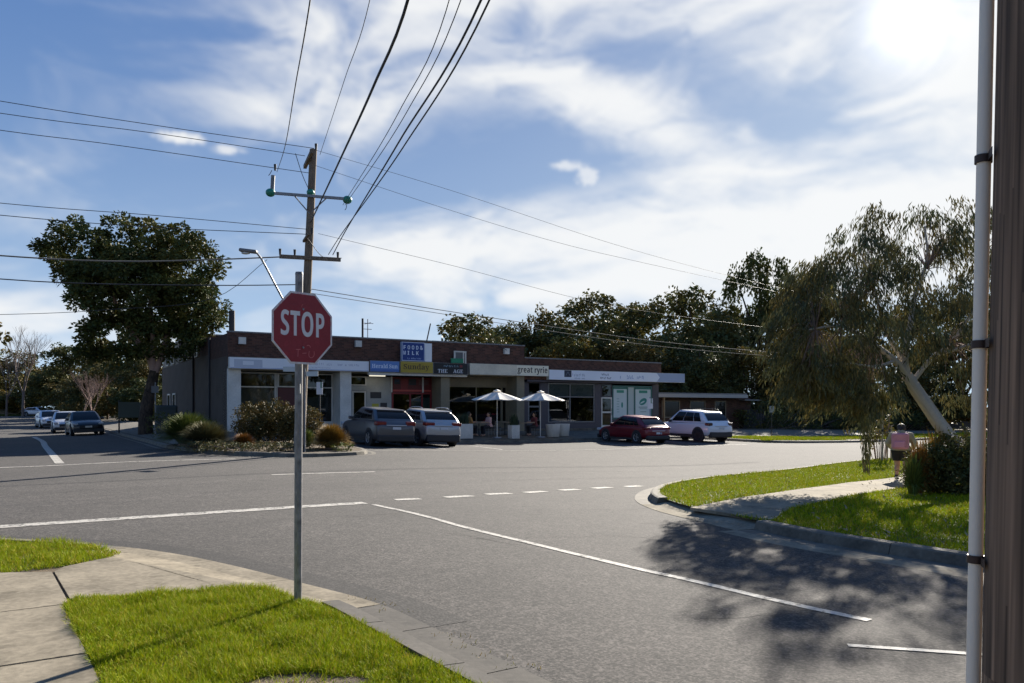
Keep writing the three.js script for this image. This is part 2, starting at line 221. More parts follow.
// ================================================================== ground, roads, kerbs, verges
{
  const far = new THREE.PlaneGeometry(3000, 3000); far.rotateX(-Math.PI / 2); far.translate(0, -1.4, 0); metreUV(far);
  structure('ground', far, M.soil, 'dry brown earth stretching away beyond the streets', 'ground');
  const axis = (a, b, c, d, fine, coarse) => { const o = []; for (let x = a; x < b; x += coarse) o.push(x); for (let x = b; x < c; x += fine) o.push(x); for (let x = c; x <= d; x += coarse) o.push(x); return o; };
  const arcM = smooth([[-4.0, 14.3], [-3.75, 12.6], [-3.1, 11.0], [-2.2, 9.6], [-1.0, 8.4], [.3, 7.3]], .5); const PATCH = [[offset(arcM, .22).concat(offset(arcM, -.22).reverse()), .84], [[[-3.3, 13.3], [-1.9, 12.1], [.2, 12.5], [1.6, 13.4], [.4, 14.6], [-1.4, 14.9]], .78], [[[-3.4, 12.4], [-2.6, 11.2], [-1.2, 9.6], [-.3, 8.4], [-1.1, 8.35], [-2.2, 9.6], [-3.3, 10.9], [-4.1, 12.0]], 1.22], [[[-9, 15.1], [-4.3, 17.9], [-3.9, 17.2], [-8.5, 14.4]], 1.15], [[[-14, 16], [4, 27.5], [5, 26.5], [-13, 15]], 1.12], [[[2, 9], [4, 6], [5.5, 4], [4.6, 3.4], [2.6, 6], [1.2, 8.4]], .84]];
  const xs = axis(-150, -46, 46, 150, 0.35, 5), ds = axis(-40, -2, 60, 190, 0.35, 5), pos = [], nor = [], uvs = [], col = [], idx = [];
  ds.forEach(d => xs.forEach(x => { const y = G(x, d), e = .1; pos.push(x, y, -d); const n = V(-(G(x + e, d) - y) / e, 1, (G(x, d + e) - y) / e).normalize(); nor.push(n.x, n.y, n.z); uvs.push(x, d); const s = x * .853 + d * .522, w = -x * .522 + d * .853; let k = 0.94 + 0.40 * (fbm(s * 0.16 + 40, w * 0.5 + 40, 4) - 0.5) + 0.26 * (fbm(x * 0.7 + 9, d * 0.7 + 90, 3) - 0.5); const jx = x + .5 * (fbm(x * 1.1, d * 1.1 + 7, 2) - .5), jd = d + .5 * (fbm(x * 1.1 + 30, d * 1.1, 2) - .5); for (const [pp, f] of PATCH) if (inside(pp, jx, jd)) k *= f; col.push(k, k, k); }));
  const nx = xs.length; for (let j = 0; j < ds.length - 1; j++) for (let i = 0; i < nx - 1; i++) { const a = j * nx + i; idx.push(a, a + 1, a + nx + 1, a, a + nx + 1, a + nx); }
  const g = new THREE.BufferGeometry(); g.setAttribute('position', new THREE.Float32BufferAttribute(pos, 3)); g.setAttribute('normal', new THREE.Float32BufferAttribute(nor, 3)); g.setAttribute('uv', new THREE.Float32BufferAttribute(uvs, 2)); g.setAttribute('color', new THREE.Float32BufferAttribute(col, 3)); g.setIndex(idx);
  structure('road', g, M.asphalt, 'grey worn asphalt of the street crossing', 'road');
}
const KERB = [[0, -.03], [0, .006], [.30, .009], [.35, .06], [.42, .112], [.58, .122], [.58, -.06]];
const RAMP = [[0, -.03], [0, .006], [.30, .014], [.85, .098], [.85, -.06]];
const KERBHI = [[0, -.03], [0, .006], [.30, .004], [.34, .12], [.37, .135], [.52, .14], [.52, -.06]];
// --- near corner
const nearLine = smooth([[13, -13.4], [4, -.45], [.24, 5.06], [-.08, 5.52], [-.56, 6.22], [-1.17, 7.08], [-2.11, 7.96], [-2.96, 8.72], [-3.93, 9.48], [-4.92, 10.04], [-5.84, 10.34], [-6.72, 10.5], [-8.2, 10.2], [-10.5, 9.1], [-14, 6.9], [-32, -4.1]], 0.3);
const hA = (x, d) => G(x, d) + .10;
{
  const a0 = nearLine.findIndex(p => p[1] > 7.0), a1 = nearLine.findIndex(p => p[0] < -4.75);
  const k = new THREE.Group(); k.name = numbered('kerb'); scene.add(k); tag(k, 'rolled concrete kerb in worn segments round the corner by the stop sign', 'kerb', null, 'structure');
  for (let i = 0; i < a0; i += 4) mesh('kerb_segment', sweep(nearLine, KERB, i, Math.min(a0, i + 4), .006), M.kerbDark, k);
  for (let i = a0; i < a1; i += 5) mesh('ramp_segment', sweep(nearLine, RAMP, i, Math.min(a1, i + 5), .004), M.concrete, k);
  for (let i = a1; i < nearLine.length - 1; i += 6) mesh('kerb_segment', sweep(nearLine, KERB, i, Math.min(nearLine.length - 1, i + 6), .006), M.concreteOld, k);
  const o56 = offset(nearLine, .56), o86 = offset(nearLine, .86), land = nearLine.map((p, i) => i > a0 && i < a1 ? o86[i] : o56[i]).concat([[-32, -20], [13, -20]]);
  structure('asphalt_patch', sweep(nearLine, [[-.34, .0022], [-.003, .0022]], a0 - 3, nearLine.length - 1), M.asphaltPatch, 'dark strip of newer asphalt along the near kerb ramp', 'asphalt patch');
  structure('verge', drape(land, hA, 1.1), M.soil, 'earth of the grassed corner verge around the stop sign', 'verge');
}
const R0 = (t, o) => [-3.71 + .565 * t - .826 * o, 6.6 - .826 * t - .565 * o];
const rampEdge = offset(nearLine, .858).filter(p => p[0] > -4.40 && p[0] < -2.2 && p[1] > 7).reverse();
const slabs = [
  [...rampEdge, [-2.25, 7.25], [-2.55, 7.21], [-3.25, 6.98], [-3.772, 6.83], [-4.562, 7.972], [-4.60, 8.22], [-4.44, 8.64]],
  [[-3.72, 6.63], [-3.785, 6.80], [-4.575, 7.95], [-5.07, 7.9], [-5.95, 7.2], R0(.012, 1.6)],
];
for (let t = 0; t < 11; t += 1.58) slabs.push([R0(t + .008, 0), R0(t + 1.572, 0), R0(t + 1.572, 1.6), R0(t + .008, 1.6)]);
{
  const f = new THREE.Group(); f.name = numbered('footpath'); scene.add(f); tag(f, 'pale concrete slab footpath leading to the kerb ramp beside the stop sign', 'footpath', null, 'structure');
  slabs.forEach((s, i) => mesh('slab', drape(s, (x, d) => G(x, d) + .112 + (i % 3) * .0025, .8, .06), M.concrete, f));
}
// --- far right corner across the side street
const rightLine = smooth([[90, 79.7], [45, 52.2], [18.92, 36.22], [13.55, 32.08], [8.2, 26.46], [5.41, 23.02], [3.25, 19.14], [2.64, 17.14], [2.46, 15.62], [2.61, 14.12], [3.01, 12.8], [3.4, 11.62], [3.8, 10.66], [4.43, 9.64], [5.0, 8.78], [9, 3.1], [17, -8.3]], 0.4);
const rightInner = offset(rightLine, .50);
const hB = (x, d) => G(x, d) + .115;
const pathB = [[3.06, 13.72], [4.49, 15.84], [6.68, 18.66], [9.05, 21.52], [11.32, 23.74], [16, 27.7], [45, 45.5], [46, 44], [17, 26.3], [12.6, 22.3], [9.42, 19.68], [7.28, 17.24], [4.88, 14.04], [3.95, 12.15]];
{
  const i0 = rightLine.findIndex(p => p[1] < 15.7), i1 = rightLine.findIndex(p => p[1] < 11.9);
  const k = new THREE.Group(); k.name = numbered('kerb'); scene.add(k); tag(k, 'upright concrete kerb round the grassed corner where the walker goes', 'kerb', null, 'structure');
  for (let i = 0; i < i0; i += 6) mesh('kerb_segment', sweep(rightLine, KERBHI, i, Math.min(i0, i + 6), .005), M.concreteOld, k);
  for (let i = i0; i < i1; i += 6) mesh('ramp_segment', sweep(rightLine, [[0, -.03], [0, .006], [.3, .012], [.75, .10], [.75, -.06]], i, Math.min(i1, i + 6), .004), M.concrete, k);
  for (let i = i1; i < rightLine.length - 1; i += 6) mesh('kerb_segment', sweep(rightLine, KERBHI, i, Math.min(rightLine.length - 1, i + 6), .005), M.concreteOld, k);
  // pale concrete channel that runs along this kerb
  for (let i = i1; i < rightLine.length - 1; i += 6) mesh('channel_segment', sweep(rightLine, [[-.32, -.03], [-.32, .008], [-.012, .010], [-.012, -.03]], i, Math.min(rightLine.length - 1, i + 6), .005), M.concrete, k);
  const land = rightInner.concat([[95, -12], [95, 78]]);
  structure('verge', drape(land, hB, (x, d) => d < 45 ? 1.2 : 5), M.lawn, 'grassed verge on the far corner of the side street', 'verge');
  structure('footpath', drape(pathB, (x, d) => G(x, d) + .135, 1, .05), M.concrete, 'pale concrete path curving through the grass towards the walker', 'footpath');
}
// --- shop side
const baseC = u => lerp(.52, .26, SS(-1, 16, u)) - .1 * SS(18, 34, u);
const hC = (x, d) => { const [u, v] = toUV(x, d); const k = SS(4.4, .2, v) * SS(-8, -4.8, u) * SS(60, 30, u); return lerp(G(x, d) + .12, baseC(u), k); };
const shopLine = smooth([[-8.8, -104], [-8.6, -40], [-8.6, -10], [-8.6, 0], [-8.6, 6.22], [-8.28, 8.98], [-7.2, 12.38], [-5.35, 14.38], [-3.95, 14.37], [-2.52, 13.72], [-1.88, 12.31], [-2.01, 9.44], [-2.0, 5.4], [-1.2, 4.4], [2, 4.4], [10, 4.4], [20.6, 4.4], [21.5, 5.2], [21.7, 8.2], [22.5, 10.0], [24.4, 10.7], [40, 9.4], [60, 9.4], [150, 9.4]].map(p => uv(...p)), 0.6);
{
  const k = new THREE.Group(); k.name = numbered('kerb'); scene.add(k); tag(k, 'concrete kerb round the shop garden bed and along the parking bays', 'kerb', null, 'structure');
  for (let i = 0; i < shopLine.length - 1; i += 5) mesh('kerb_segment', sweep(shopLine, KERBHI, i, Math.min(shopLine.length - 1, i + 5), .004), M.concreteOld, k);
  const inner = offset(shopLine, .5);
  structure('verge', drape(inner.concat([uv(150, -104)]), hC, (x, d) => d < 75 && Math.abs(x) < 40 ? 1.1 : 7), M.litterSoil, 'brown mulched ground of the shop block and garden bed', 'verge');
  const fp = [[-8.0, -60], [-8.0, 5.6], [-7.0, 4.6], [-1.4, 3.86], [20.6, 3.86], [22.2, 4.6], [60, 4.6], [60, 1.2], [24, .8], [24, .02], [-4.66, .02], [-4.66, -60]].map(p => uv(...p));
  structure('footpath', drape(fp, (x, d) => hC(x, d) + .012, (x, d) => d < 75 ? 1 : 6), M.concreteOld, 'grey paved footpath in front of the shops', 'footpath');
}
// --- land beyond the left road
structure('verge', drape([[-17.8, 12], [-17.8, -104], [-90, -104], [-90, 20], [-26, 20], [-21, 18]].map(p => uv(...p)), (x, d) => G(x, d) + .12, (x, d) => 6, .2), M.lawn, 'grassed verge on the far left of the side road', 'verge');
structure('verge', drape([[-80, -107], [60, -107], [60, -170], [-80, -170]].map(p => uv(...p)), (x, d) => G(x, d) + .3, 7, .5), M.lawn, 'grassed land at the far end of the side road', 'verge');

// --- painted lines
function ribbon(line, w, off = .006) { return sweep(line, [[-w / 2, off], [w / 2, off]]); }
function dense(pts, step = .5) { return smooth(pts, step); }
{
  const paint = (pts, w, label) => structure('road_marking', ribbon(dense(pts), w), M.paint, label, 'road marking');
  paint([[-20, 3.8], [-7.51, 11.74], [-6.17, 12.6], [-4.62, 13.58], [-2.72, 14.78]], .34, 'wide white holding line behind the stop sign');
  const ds = [[-2.24, 15.34, -1.79, 15.58], [-1.33, 15.92, -.82, 16.32], [-.54, 16.68, -.04, 17.02], [.28, 17.26, .73, 17.68], [1.09, 18.06, 1.52, 18.44], [1.91, 18.84, 2.36, 19.28], [2.79, 19.62, 3.21, 20.04]];
  ['first', 'second', 'third', 'fourth', 'fifth', 'sixth', 'last'].forEach((n, i) => { const q = ds[i]; paint([[q[0], q[1]], [q[2], q[3]]], .26, n + ' short white dash after the holding line, counted from the left'); });
  paint([[-2.51, 14.5], [-1.51, 13.12], [-.67, 11.7], [.11, 10.54], [1.39, 8.66], [1.88, 8.02], [2.42, 7.22], [2.94, 6.58]], .10, 'thin white centre line running down the side street');
  paint([[2.46, 5.86], [3.24, 5.68], [6, 5.0]], .07, 'short white line at the lower right of the road');
  paint([[-24, 18.2], [-14.6, 23.9], [-12.56, 25.5], [-9.11, 26.35]], .22, 'white line across the mouth of the left road');
  paint([[-29.49, 49.36], [-25, 42.6], [-21.77, 37.3], [-17.62, 30.64], [-14.3, 25.3]], .26, 'white centre line curving out of the left road');
  paint([[-6.28, 20.92], [-3.84, 22.4]], .2, 'short white lane line beyond the holding line');
  paint([uv(-1.6, 11.7), uv(6, 11.3), uv(14, 11.0), uv(20, 10.9)], .14, 'faint white line along the open ends of the parking bays');
  for (const [u, n] of [[2.05, 'between the two grey cars'], [4.85, 'right of the silver car'], [12.9, 'left of the red car'], [17.6, 'between the red and white cars']]) paint([uv(u, 5), uv(u, 10.6)], .1, 'white parking bay line ' + n);
}
// --- fine cracks in the asphalt
{
  const r = rng(77), Mc = std([.016, .015, .014], .98); let n = 0;
  const crack = (x, d, ang, len, label) => { const g = []; const run = (x, d, a0, len, w) => { const pts = [[x, d]]; let a = a0; for (let i = 0; i < len / .09; i++) { a += (r() - .5) * 1.5; a += (a0 - a) * .35; const p = pts[pts.length - 1]; pts.push([p[0] + Math.cos(a) * .09, p[1] + Math.sin(a) * .09]); if (w > .006 && r() < .10) run(pts[pts.length - 1][0], pts[pts.length - 1][1], a + (r() > .5 ? 1 : -1) * (.6 + .6 * r()), len * .3, w * .6); } if (pts.length > 2) g.push(sweep(pts, [[-w / 2, .0016], [w / 2, .0016]])); }; run(x, d, ang, len, .009); structure('road_crack', g, Mc, label, 'crack'); };
  crack(-.95, 11.2, -.5, .9, 'short dark crack left of the centre line, upper'); crack(-.55, 10.7, -.3, .8, 'short dark crack left of the centre line, lower'); crack(.5, 10.9, .3, 1.6, 'fine crack running right from the centre line'); crack(2.0, 12.4, .9, 2.2, 'fine crack in the asphalt left of the far kerb ramp'); crack(1.2, 14.2, .2, 1.8, 'fine crack below the row of short dashes'); crack(-2.6, 12.9, .3, 1.2, 'fine crack just below the holding line end'); crack(3.2, 5.3, .9, 1.6, 'fine crack in the lower right of the road'); crack(1.5, 6.6, -.2, 1.3, 'fine crack near the lower middle of the road'); crack(-6, 18.2, .5, 2.6, 'fine crack beyond the holding line'); crack(.3, 13.3, 1.2, 1.0, 'fine upright crack right of the dark patch');
}
// --- dark joint of debris along the near kerb: weeds
const tuftLeaf = (() => { const g = new THREE.BufferGeometry(); const p = [-.5, 0, 0, .5, 0, 0, -.42, .4, .10, .42, .4, .10, -.26, .75, .32, .26, .75, .32, 0, 1, .62]; g.setAttribute('position', new THREE.Float32BufferAttribute(p, 3)); g.setIndex([0, 1, 3, 0, 3, 2, 2, 3, 5, 2, 5, 4, 4, 5, 6]); g.setAttribute('uv', new THREE.Float32BufferAttribute(new Float32Array(14), 2)); g.computeVertexNormals(); return g; })();
M.blade = phy([1, 1, 1], .62, { transmission: .40, thickness: 0, specularIntensity: .1 });
function blades(name, n, place, label, w, h0, h1, pal, seed) {
  const r = rng(seed), im = new THREE.InstancedMesh(tuftLeaf, M.blade, n), m = new THREE.Matrix4(), q = new THREE.Quaternion(), e = new THREE.Euler(), c = new THREE.Color();
  for (let i = 0; i < n; i++) { const p = place(r); const h = lerp(h0, h1, r()) * (p.k || 1); e.set((r() - .5) * 1.3, r() * 6.28, (r() - .5) * 1.3, 'YXZ'); q.setFromEuler(e); m.compose(p.v, q, V(w * (.7 + .6 * r()), h, h)); im.setMatrixAt(i, m); const a = pal[Math.floor(r() * pal.length)], b = .75 + .5 * r(); c.setRGB(a[0] * b, a[1] * b, a[2] * b); im.setColorAt(i, c); }
  im.name = numbered(name); im.castShadow = im.receiveShadow = true; scene.add(im); return tag(im, label, 'grass', null, 'stuff');
}
const GREEN = [[.27, .34, .010], [.33, .38, .010], [.20, .28, .009], [.38, .39, .012], [.28, .37, .010], [.44, .36, .05]];
const bare = (x, d) => fbm(x * 1.4 + 20, d * 1.4 + 50, 3) * .75 + .5 * Math.exp(-((x + 1.32) ** 2 * 5 + (d - 4.75) ** 2 * 6)) > .66;
{
  const grassM = [[-3.71, 6.62], [-3.74, 6.86], [-3.25, 7.0], [-2.55, 7.24], [-2.2, 7.22], [-1.56, 6.56], [-1.13, 6.04], [-.76, 5.46], [-.31, 4.78], [.38, 3.85], [-1.9, 3.9], [-2.45, 4.78], [-2.89, 5.42], [-3.34, 6.06]];
  const grassL = [[-9.5, 8.6], [-8, 9.45], [-6.7, 9.9], [-5.62, 9.80], [-4.99, 9.50], [-4.42, 9.06], [-4.45, 8.64], [-4.64, 8.22], [-5.05, 7.92], [-6.0, 7.2], [-7.5, 6.0]];
  const mk = (poly, edge) => { const xs = poly.map(p => p[0]), dsx = poly.map(p => p[1]); const x0 = Math.min(...xs), x1 = Math.max(...xs), d0 = Math.min(...dsx), d1 = Math.max(...dsx); return r => { for (let t = 0; t < 300; t++) { const j = edge * (r() - .3), x = lerp(x0, x1, r()), d = lerp(d0, d1, r()); if (inside(poly, x + j * (r() - .5), d + j * (r() - .5)) && !(bare(x, d) && r() > .06)) { const k = .25 + 1.5 * fbm(x * 3.2 + 5, d * 3.2 + 3, 3); return { v: V(x, hA(x, d) - .006, -d), k }; } } return { v: V(x0, -2, -d0) }; }; };
  blades('grass', 150000, mk(grassM, .12), 'sunlit green grass around the stop sign post', .0046, .022, .075, GREEN, 101);
  blades('grass', 60000, mk(grassL, .12), 'small wedge of green grass left of the kerb ramp', .0060, .025, .08, GREEN, 102);
  const nearB = rightInner.filter(p => p[1] < 46 && p[1] > 3).concat([[20, 3], [30, 20], [32, 44]]);
  blades('grass', 190000, r => { for (let t = 0; t < 400; t++) { const q = r(), d = 5 + 33 * Math.pow(r(), 1.2), x = 2 + 24 * r(); if (x > d * .68 + 2 || x < .1 * d) continue; if (inside(nearB, x, d) && !inside(pathB, x + .06 * (q - .5), d)) { const k = .6 + .8 * fbm(x * 1.2 + 5, d * 1.2 + 3, 3); return { v: V(x, hB(x, d) - .006, -d), k }; } } return { v: V(9, -2, -9) }; }, 'bright green grass on the far corner beside the curving path', .013, .03, .09, GREEN, 103);
  // strips of grass across the main street
  const strips = [[22.4, 30, 5.2, 10.0], [31.5, 66, 5.2, 8.9]].map(([a, b, c, e]) => [[a, c], [b, c], [b, e], [a + .5, e]].map(p => uv(...p)));
  strips.forEach((s, i) => { structure('verge', drape(s, (x, d) => hC(x, d) + .01, 1.2), M.lawn, i ? 'long grass strip across the main street at right' : 'small grass strip right of the white car', 'verge'); });
  blades('grass', 36000, r => { const s = r() < .35 ? [22.6, 30, 5.2, 9.9] : [31.5, 66, 5.2, 8.9]; const [x, d] = uv(lerp(s[0], s[1], r()), lerp(s[2], s[3], r())); return { v: V(x, hC(x, d), -d) }; }, 'green grass on the strips across the main street', .03, .06, .14, GREEN, 104);
  blades('weeds', 2600, r => { const i = Math.floor(2 + r() * (nearLine.length - 40)), p = nearLine[i], k = fbm(i * .31 + 3, 8.5, 3); if (p[1] < 3 || p[1] > 7.4 || k < .52) return { v: V(p[0] + .6, -1.5, -p[1] + 2), k: .5 }; return { v: V(p[0] + (r() - .5) * .3, G(p[0], p[1]) + .002, -p[1] + (r() - .5) * .16), k: .4 + .4 * r() }; }, 'small weeds and moss along the gutter joint of the near kerb', .006, .02, .05, [[.2, .2, .03], [.25, .2, .06], [.3, .22, .1]], 105);
  // fallen leaves on the far corner
  const r = rng(9), im = new THREE.InstancedMesh(tuftLeaf, std([.32, .26, .17], .9), 480), m = new THREE.Matrix4(), q = new THREE.Quaternion();
  for (let i = 0; i < 480; i++) { let x, d; do { d = 9 + 18 * r(); x = 2 + 14 * r(); } while (!inside(nearB, x, d)); q.setFromEuler(new THREE.Euler(-1.4 + r() * .5, r() * 6.3, r() * .6)); const L = .04 + .04 * r(); m.compose(V(x, hB(x, d) + .035 + .02 * r(), -d), q, V(L * .4, L, L)); im.setMatrixAt(i, m); }
  im.name = 'fallen_leaves'; im.castShadow = true; scene.add(im); tag(im, 'scattered pale fallen leaves on the far corner grass', 'leaves', null, 'stuff');
}

// ================================================================== the shops (each in the frame u, height, v of the facade)
const POS = [OX, 0, -OD];
const FL = .50;                    // shop floor level
const glassIn = { trans: M.glass };
function frameWin(parent, u0, u1, y0, y1, v, opt = {}) {   // window: frame bars > panes
  const fm = opt.frame || M.aluminium, w = opt.bar || .06, dp = .07;
  const g = [bx(u0, u1, y0, y0 + w, v - dp / 2, v + dp / 2), bx(u0, u1, y1 - w, y1, v - dp / 2, v + dp / 2), bx(u0, u0 + w, y0 + w, y1 - w, v - dp / 2, v + dp / 2), bx(u1 - w, u1, y0 + w, y1 - w, v - dp / 2, v + dp / 2)];
  const vs = [u0 + w, ...(opt.mull || []).flatMap(m => [m - w / 2, m + w / 2]), u1 - w], hs = [y0 + w, ...(opt.trans || []).flatMap(m => [m - w / 2, m + w / 2]), y1 - w];
  (opt.mull || []).forEach(m => g.push(bx(m - w / 2, m + w / 2, y0 + w, y1 - w, v - dp / 2 + .004, v + dp / 2 - .004)));
  (opt.trans || []).forEach(t => { for (let i = 0; i < vs.length; i += 2) g.push(bx(vs[i], vs[i + 1], t - w / 2, t + w / 2, v - dp / 2 + .004, v + dp / 2 - .004)); });
  const f = mesh('window', g, fm, parent);
  for (let i = 0; i < vs.length; i += 2) for (let j = 0; j < hs.length; j += 2) mesh('pane', bx(vs[i] + .002, vs[i + 1] - .002, hs[j] + .002, hs[j + 1] - .002, v - .004, v + .004), M.glass, f);
  return f;
}
function door(parent, u0, u1, y0, y1, v, fm, rail) {
  const w = .085; const g = [bx(u0, u0 + w, y0, y1, v - .03, v + .03), bx(u1 - w, u1, y0, y1, v - .03, v + .03), bx(u0 + w, u1 - w, y1 - w, y1, v - .03, v + .03), bx(u0 + w, u1 - w, y0, y0 + .16, v - .03, v + .03)]; if (rail) g.push(bx(u0 + w, u1 - w, y0 + .95, y0 + 1.05, v - .03, v + .03));
  const d = mesh('door', g, fm, parent); mesh('pane', bx(u0 + w, u1 - w, y0 + .16, y1 - w, v - .005, v + .005), M.glass, d); mesh('handle', cyl(V(u1 - w * .5, y0 + .8, v + .06), V(u1 - w * .5, y0 + 1.25, v + .06), .014), M.steel, d); return d;
}
const shopA = thing('shop_building', 'long brick parapet shop building with white, newspaper and cream awning fascias', 'building', POS, TURN);
{
  const U0 = -4.65, U1 = 12.70, B = -9, P = shopA;
  mesh('floor', [bx(U0 + .02, U1 - .02, -.4, FL, B, -.02)], M.concreteOld, P);
  mesh('wall', [bx(U0, U1, FL, 4.6, B - .25, B), bx(U1 - .22, U1, FL, 4.6, B, -.02)], M.brick, P);
  mesh('ceiling', [bx(U0 + .01, U1 - .23, 3.60, 3.75, B + .01, -.02)], M.creamWall, P);
  mesh('roof', [bx(U0 + .26, U1 - .26, 4.9, 5.0, B, -.26)], M.galv, P);
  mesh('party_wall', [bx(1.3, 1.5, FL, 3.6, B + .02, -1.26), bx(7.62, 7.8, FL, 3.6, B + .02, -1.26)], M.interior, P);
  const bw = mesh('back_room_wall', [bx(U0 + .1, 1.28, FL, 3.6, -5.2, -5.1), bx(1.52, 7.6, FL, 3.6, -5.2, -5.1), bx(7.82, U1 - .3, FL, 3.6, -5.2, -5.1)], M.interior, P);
  // parapet and its capping
  mesh('parapet', [bx(U0, U1, 3.78, 5.46, -.25, 0)], M.brick, P);
  mesh('parapet_capping', [bx(U0 - .03, U1 + .03, 5.46, 5.53, -.28, .03)], M.galv, P);
  mesh('parapet', [bx(U1 - .25, U1, 4.62, 5.46, B, -.25)], M.brick, P);
  // side wall along the side road : brick front bay, then a taller back part
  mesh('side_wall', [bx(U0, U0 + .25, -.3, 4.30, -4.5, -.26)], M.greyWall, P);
  mesh('side_wall_upper', [bx(U0 + .01, U0 + .25, 4.30, 5.42, -4.5, -.26)], M.brickDark, P);
  mesh('downpipe', [cyl(V(U0 - .05, 0, -4.4), V(U0 - .05, 5.5, -4.4), .05)], M.plastic, P);
  // columns
  mesh('column', bx(U0, U0 + .62, -.3, 3.66, -1.1, 0), M.whitePaint, P);
  mesh('column', bx(1.10, 1.72, -.1, 3.66, -1.25, -.002), M.whitePaint, P);
  mesh('column', bx(7.06, 7.62, -.1, 3.66, -1.25, -.002), M.creamWall, P);
  mesh('column', bx(12.16, 12.70, -.1, 3.66, -1.25, -.002), M.creamWall, P);
  // fascias
  const gf = (x0, x1, seed) => { };
  mesh('fascia', [bx(U0, 2.62, 3.66, 4.22, .0, .26)], M.whitePaint, P);
  mesh('fascia', [bx(2.62, 8.62, 3.50, 3.64, .0, .24)], M.whitePaint, P);
  mesh('fascia', [bx(8.80, 14.30, 3.66, 4.30, .0, .26)], M.cream, P);
  mesh('fascia_lining', [bx(2.62, 8.62, 3.64, 4.22, .01, .12)], M.galv, P);
  // faint lettering panels of the white fascia
  mesh('fascia_print', face(U0 + .02, 2.60, 3.68, 4.20, .263), panelMat(2048, 160, (c, w, h) => { c.fillStyle = '#e9e9ec'; c.fillRect(0, 0, w, h); c.fillStyle = '#c3c6cf'; c.fillRect(60, 26, 390, 118); c.fillStyle = '#e4e4e8'; c.fillRect(180, 50, 150, 60); c.fillStyle = '#b5b0c0'; strokes(c, 980, 84, 500, 42, 17, 1); strokes(c, 1560, 84, 340, 42, 12, 2); strokes(c, 1010, 132, 440, 24, 26, 3); c.fillStyle = '#b9c0d6'; c.fillRect(0, 146, w, 14); }), P);
  // ---- first shop
  const v = -1.2;
  frameWin(P, -4.02, -1.90, FL + .42, 3.55, v, { frame: M.whitePaint, mull: [-2.02], trans: [2.80] });
  mesh('door', [bx(-1.88, -.98, FL, 2.78, v - .03, v + .03)], std([.085, .012, .013], .5), P);
  frameWin(P, -1.88, -.92, 2.80, 3.55, v, { frame: M.whitePaint });
  frameWin(P, -.90, 1.08, FL + .42, 3.55, v, { frame: M.whitePaint, mull: [-.36], trans: [2.80] });
  mesh('window_sill_wall', [bx(-4.02, -1.90, FL - .5, FL + .42, v - .08, v + .04), bx(-.96, 1.09, FL - .5, FL + .42, v - .08, v + .04)], M.whitePaint, P);
  for (const b of [bx(-3.95, -2.1, 1.9, 2.75, v - .3, v - .28), bx(-.3, 1.0, 1.5, 2.3, v - .5, v - .48)]) mesh('window_blind', b, std([.30, .32, .36], .8), P);
  // ---- milk bar
  frameWin(P, 1.74, 3.02, 2.95, 3.46, v, { frame: M.whitePaint });
  door(P, 2.2, 3.0, FL, 2.65, v, M.whitePaint);
  mesh('shop_wall', [bx(3.02, 4.52, FL - .4, 3.46, v - .06, v + .03), bx(1.73, 2.18, FL - .4, 2.93, v - .06, v + .03), bx(2.18, 3.02, 2.67, 2.93, v - .06, v + .03)], std([.45, .46, .45], .8, { map: T_render }), P);
  frameWin(P, 4.54, 7.04, 1.15, 2.60, v, { frame: M.red, bar: .1, mull: [5.68, 6.43] });
  mesh('window_sill_wall', [bx(4.54, 7.04, FL - .4, 1.15, v - .08, v + .04)], M.red, P);
  mesh('window_panel', [bx(4.54, 7.04, 2.62, 3.46, v - .06, v + .01)], M.red, P);
  mesh('window_panel_print', face(4.6, 7.0, 2.66, 3.42, v + .014), panelMat(1024, 320, (c, w, h) => { c.fillStyle = '#5e1414'; c.fillRect(0, 0, w, h); c.fillStyle = '#252026'; c.fillRect(40, 30, 150, 120); c.fillRect(430, 20, 190, 150); c.fillStyle = '#7f2320'; c.fillRect(220, 30, 180, 260); c.fillStyle = '#1d2a4a'; c.fillRect(60, 40, 110, 60); c.fillStyle = '#b3443c'; c.fillRect(0, 280, w, 40); c.fillStyle = '#5d3230'; c.fillRect(700, 40, 260, 120); }), P);
  mesh('poster', bx(3.35, 3.75, 1.45, 1.95, v + .032, v + .042), std([.45, .40, .05], .6), P);
  mesh('poster', bx(3.85, 4.25, 1.35, 2.0, v + .032, v + .042), M.darkPaint, P);
  mesh('poster', bx(3.25, 3.9, 2.25, 2.6, v + .032, v + .042), M.darkPaint, P);
  RectAreaLightUniformsLib.init(); { const l = new THREE.RectAreaLight(lin(1, .93, .75), 1.2, .85, .13); l.name = 'tube_light'; l.position.set(3.45, 3.45, -.625); l.rotation.x = -Math.PI / 2; P.add(l); }
  mesh('fluorescent_light', bx(3.0, 3.9, 3.46, 3.52, -.7, -.55), std([.8, .8, .75], .5, { emissive: lin(1, .93, .75), emissiveIntensity: .35 }), P);
  for (const b of [bx(4.48, 4.56, 2.6, 3.5, v, v + .08), bx(6.42, 6.50, 2.6, 3.5, v + .03, v + .09)]) mesh('mullion_post', b, M.whitePaint, P);
  mesh('poster', bx(6.5, 6.95, 1.3, 2.3, v - .05, v - .03), std([.20, .32, .28], .6), P);
  mesh('window_print', bx(5.75, 6.38, 1.5, 2.25, v - .05, v - .03), std([.40, .42, .40], .6), P);
  // ---- cafe
  frameWin(P, 7.84, 11.78, FL + .35, 3.02, v, { frame: M.creamWall, mull: [10.01] });
  frameWin(P, 11.80, 12.14, FL + .35, 3.02, v, { frame: M.creamWall });
  mesh('shop_wall', [bx(7.63, 12.15, 3.03, 3.6, v - .08, v + .04), bx(7.63, 7.83, FL - .4, 3.03, v - .08, v + .04), bx(7.83, 12.15, FL - .4, FL + .34, v - .08, v + .04)], M.creamWall, P);
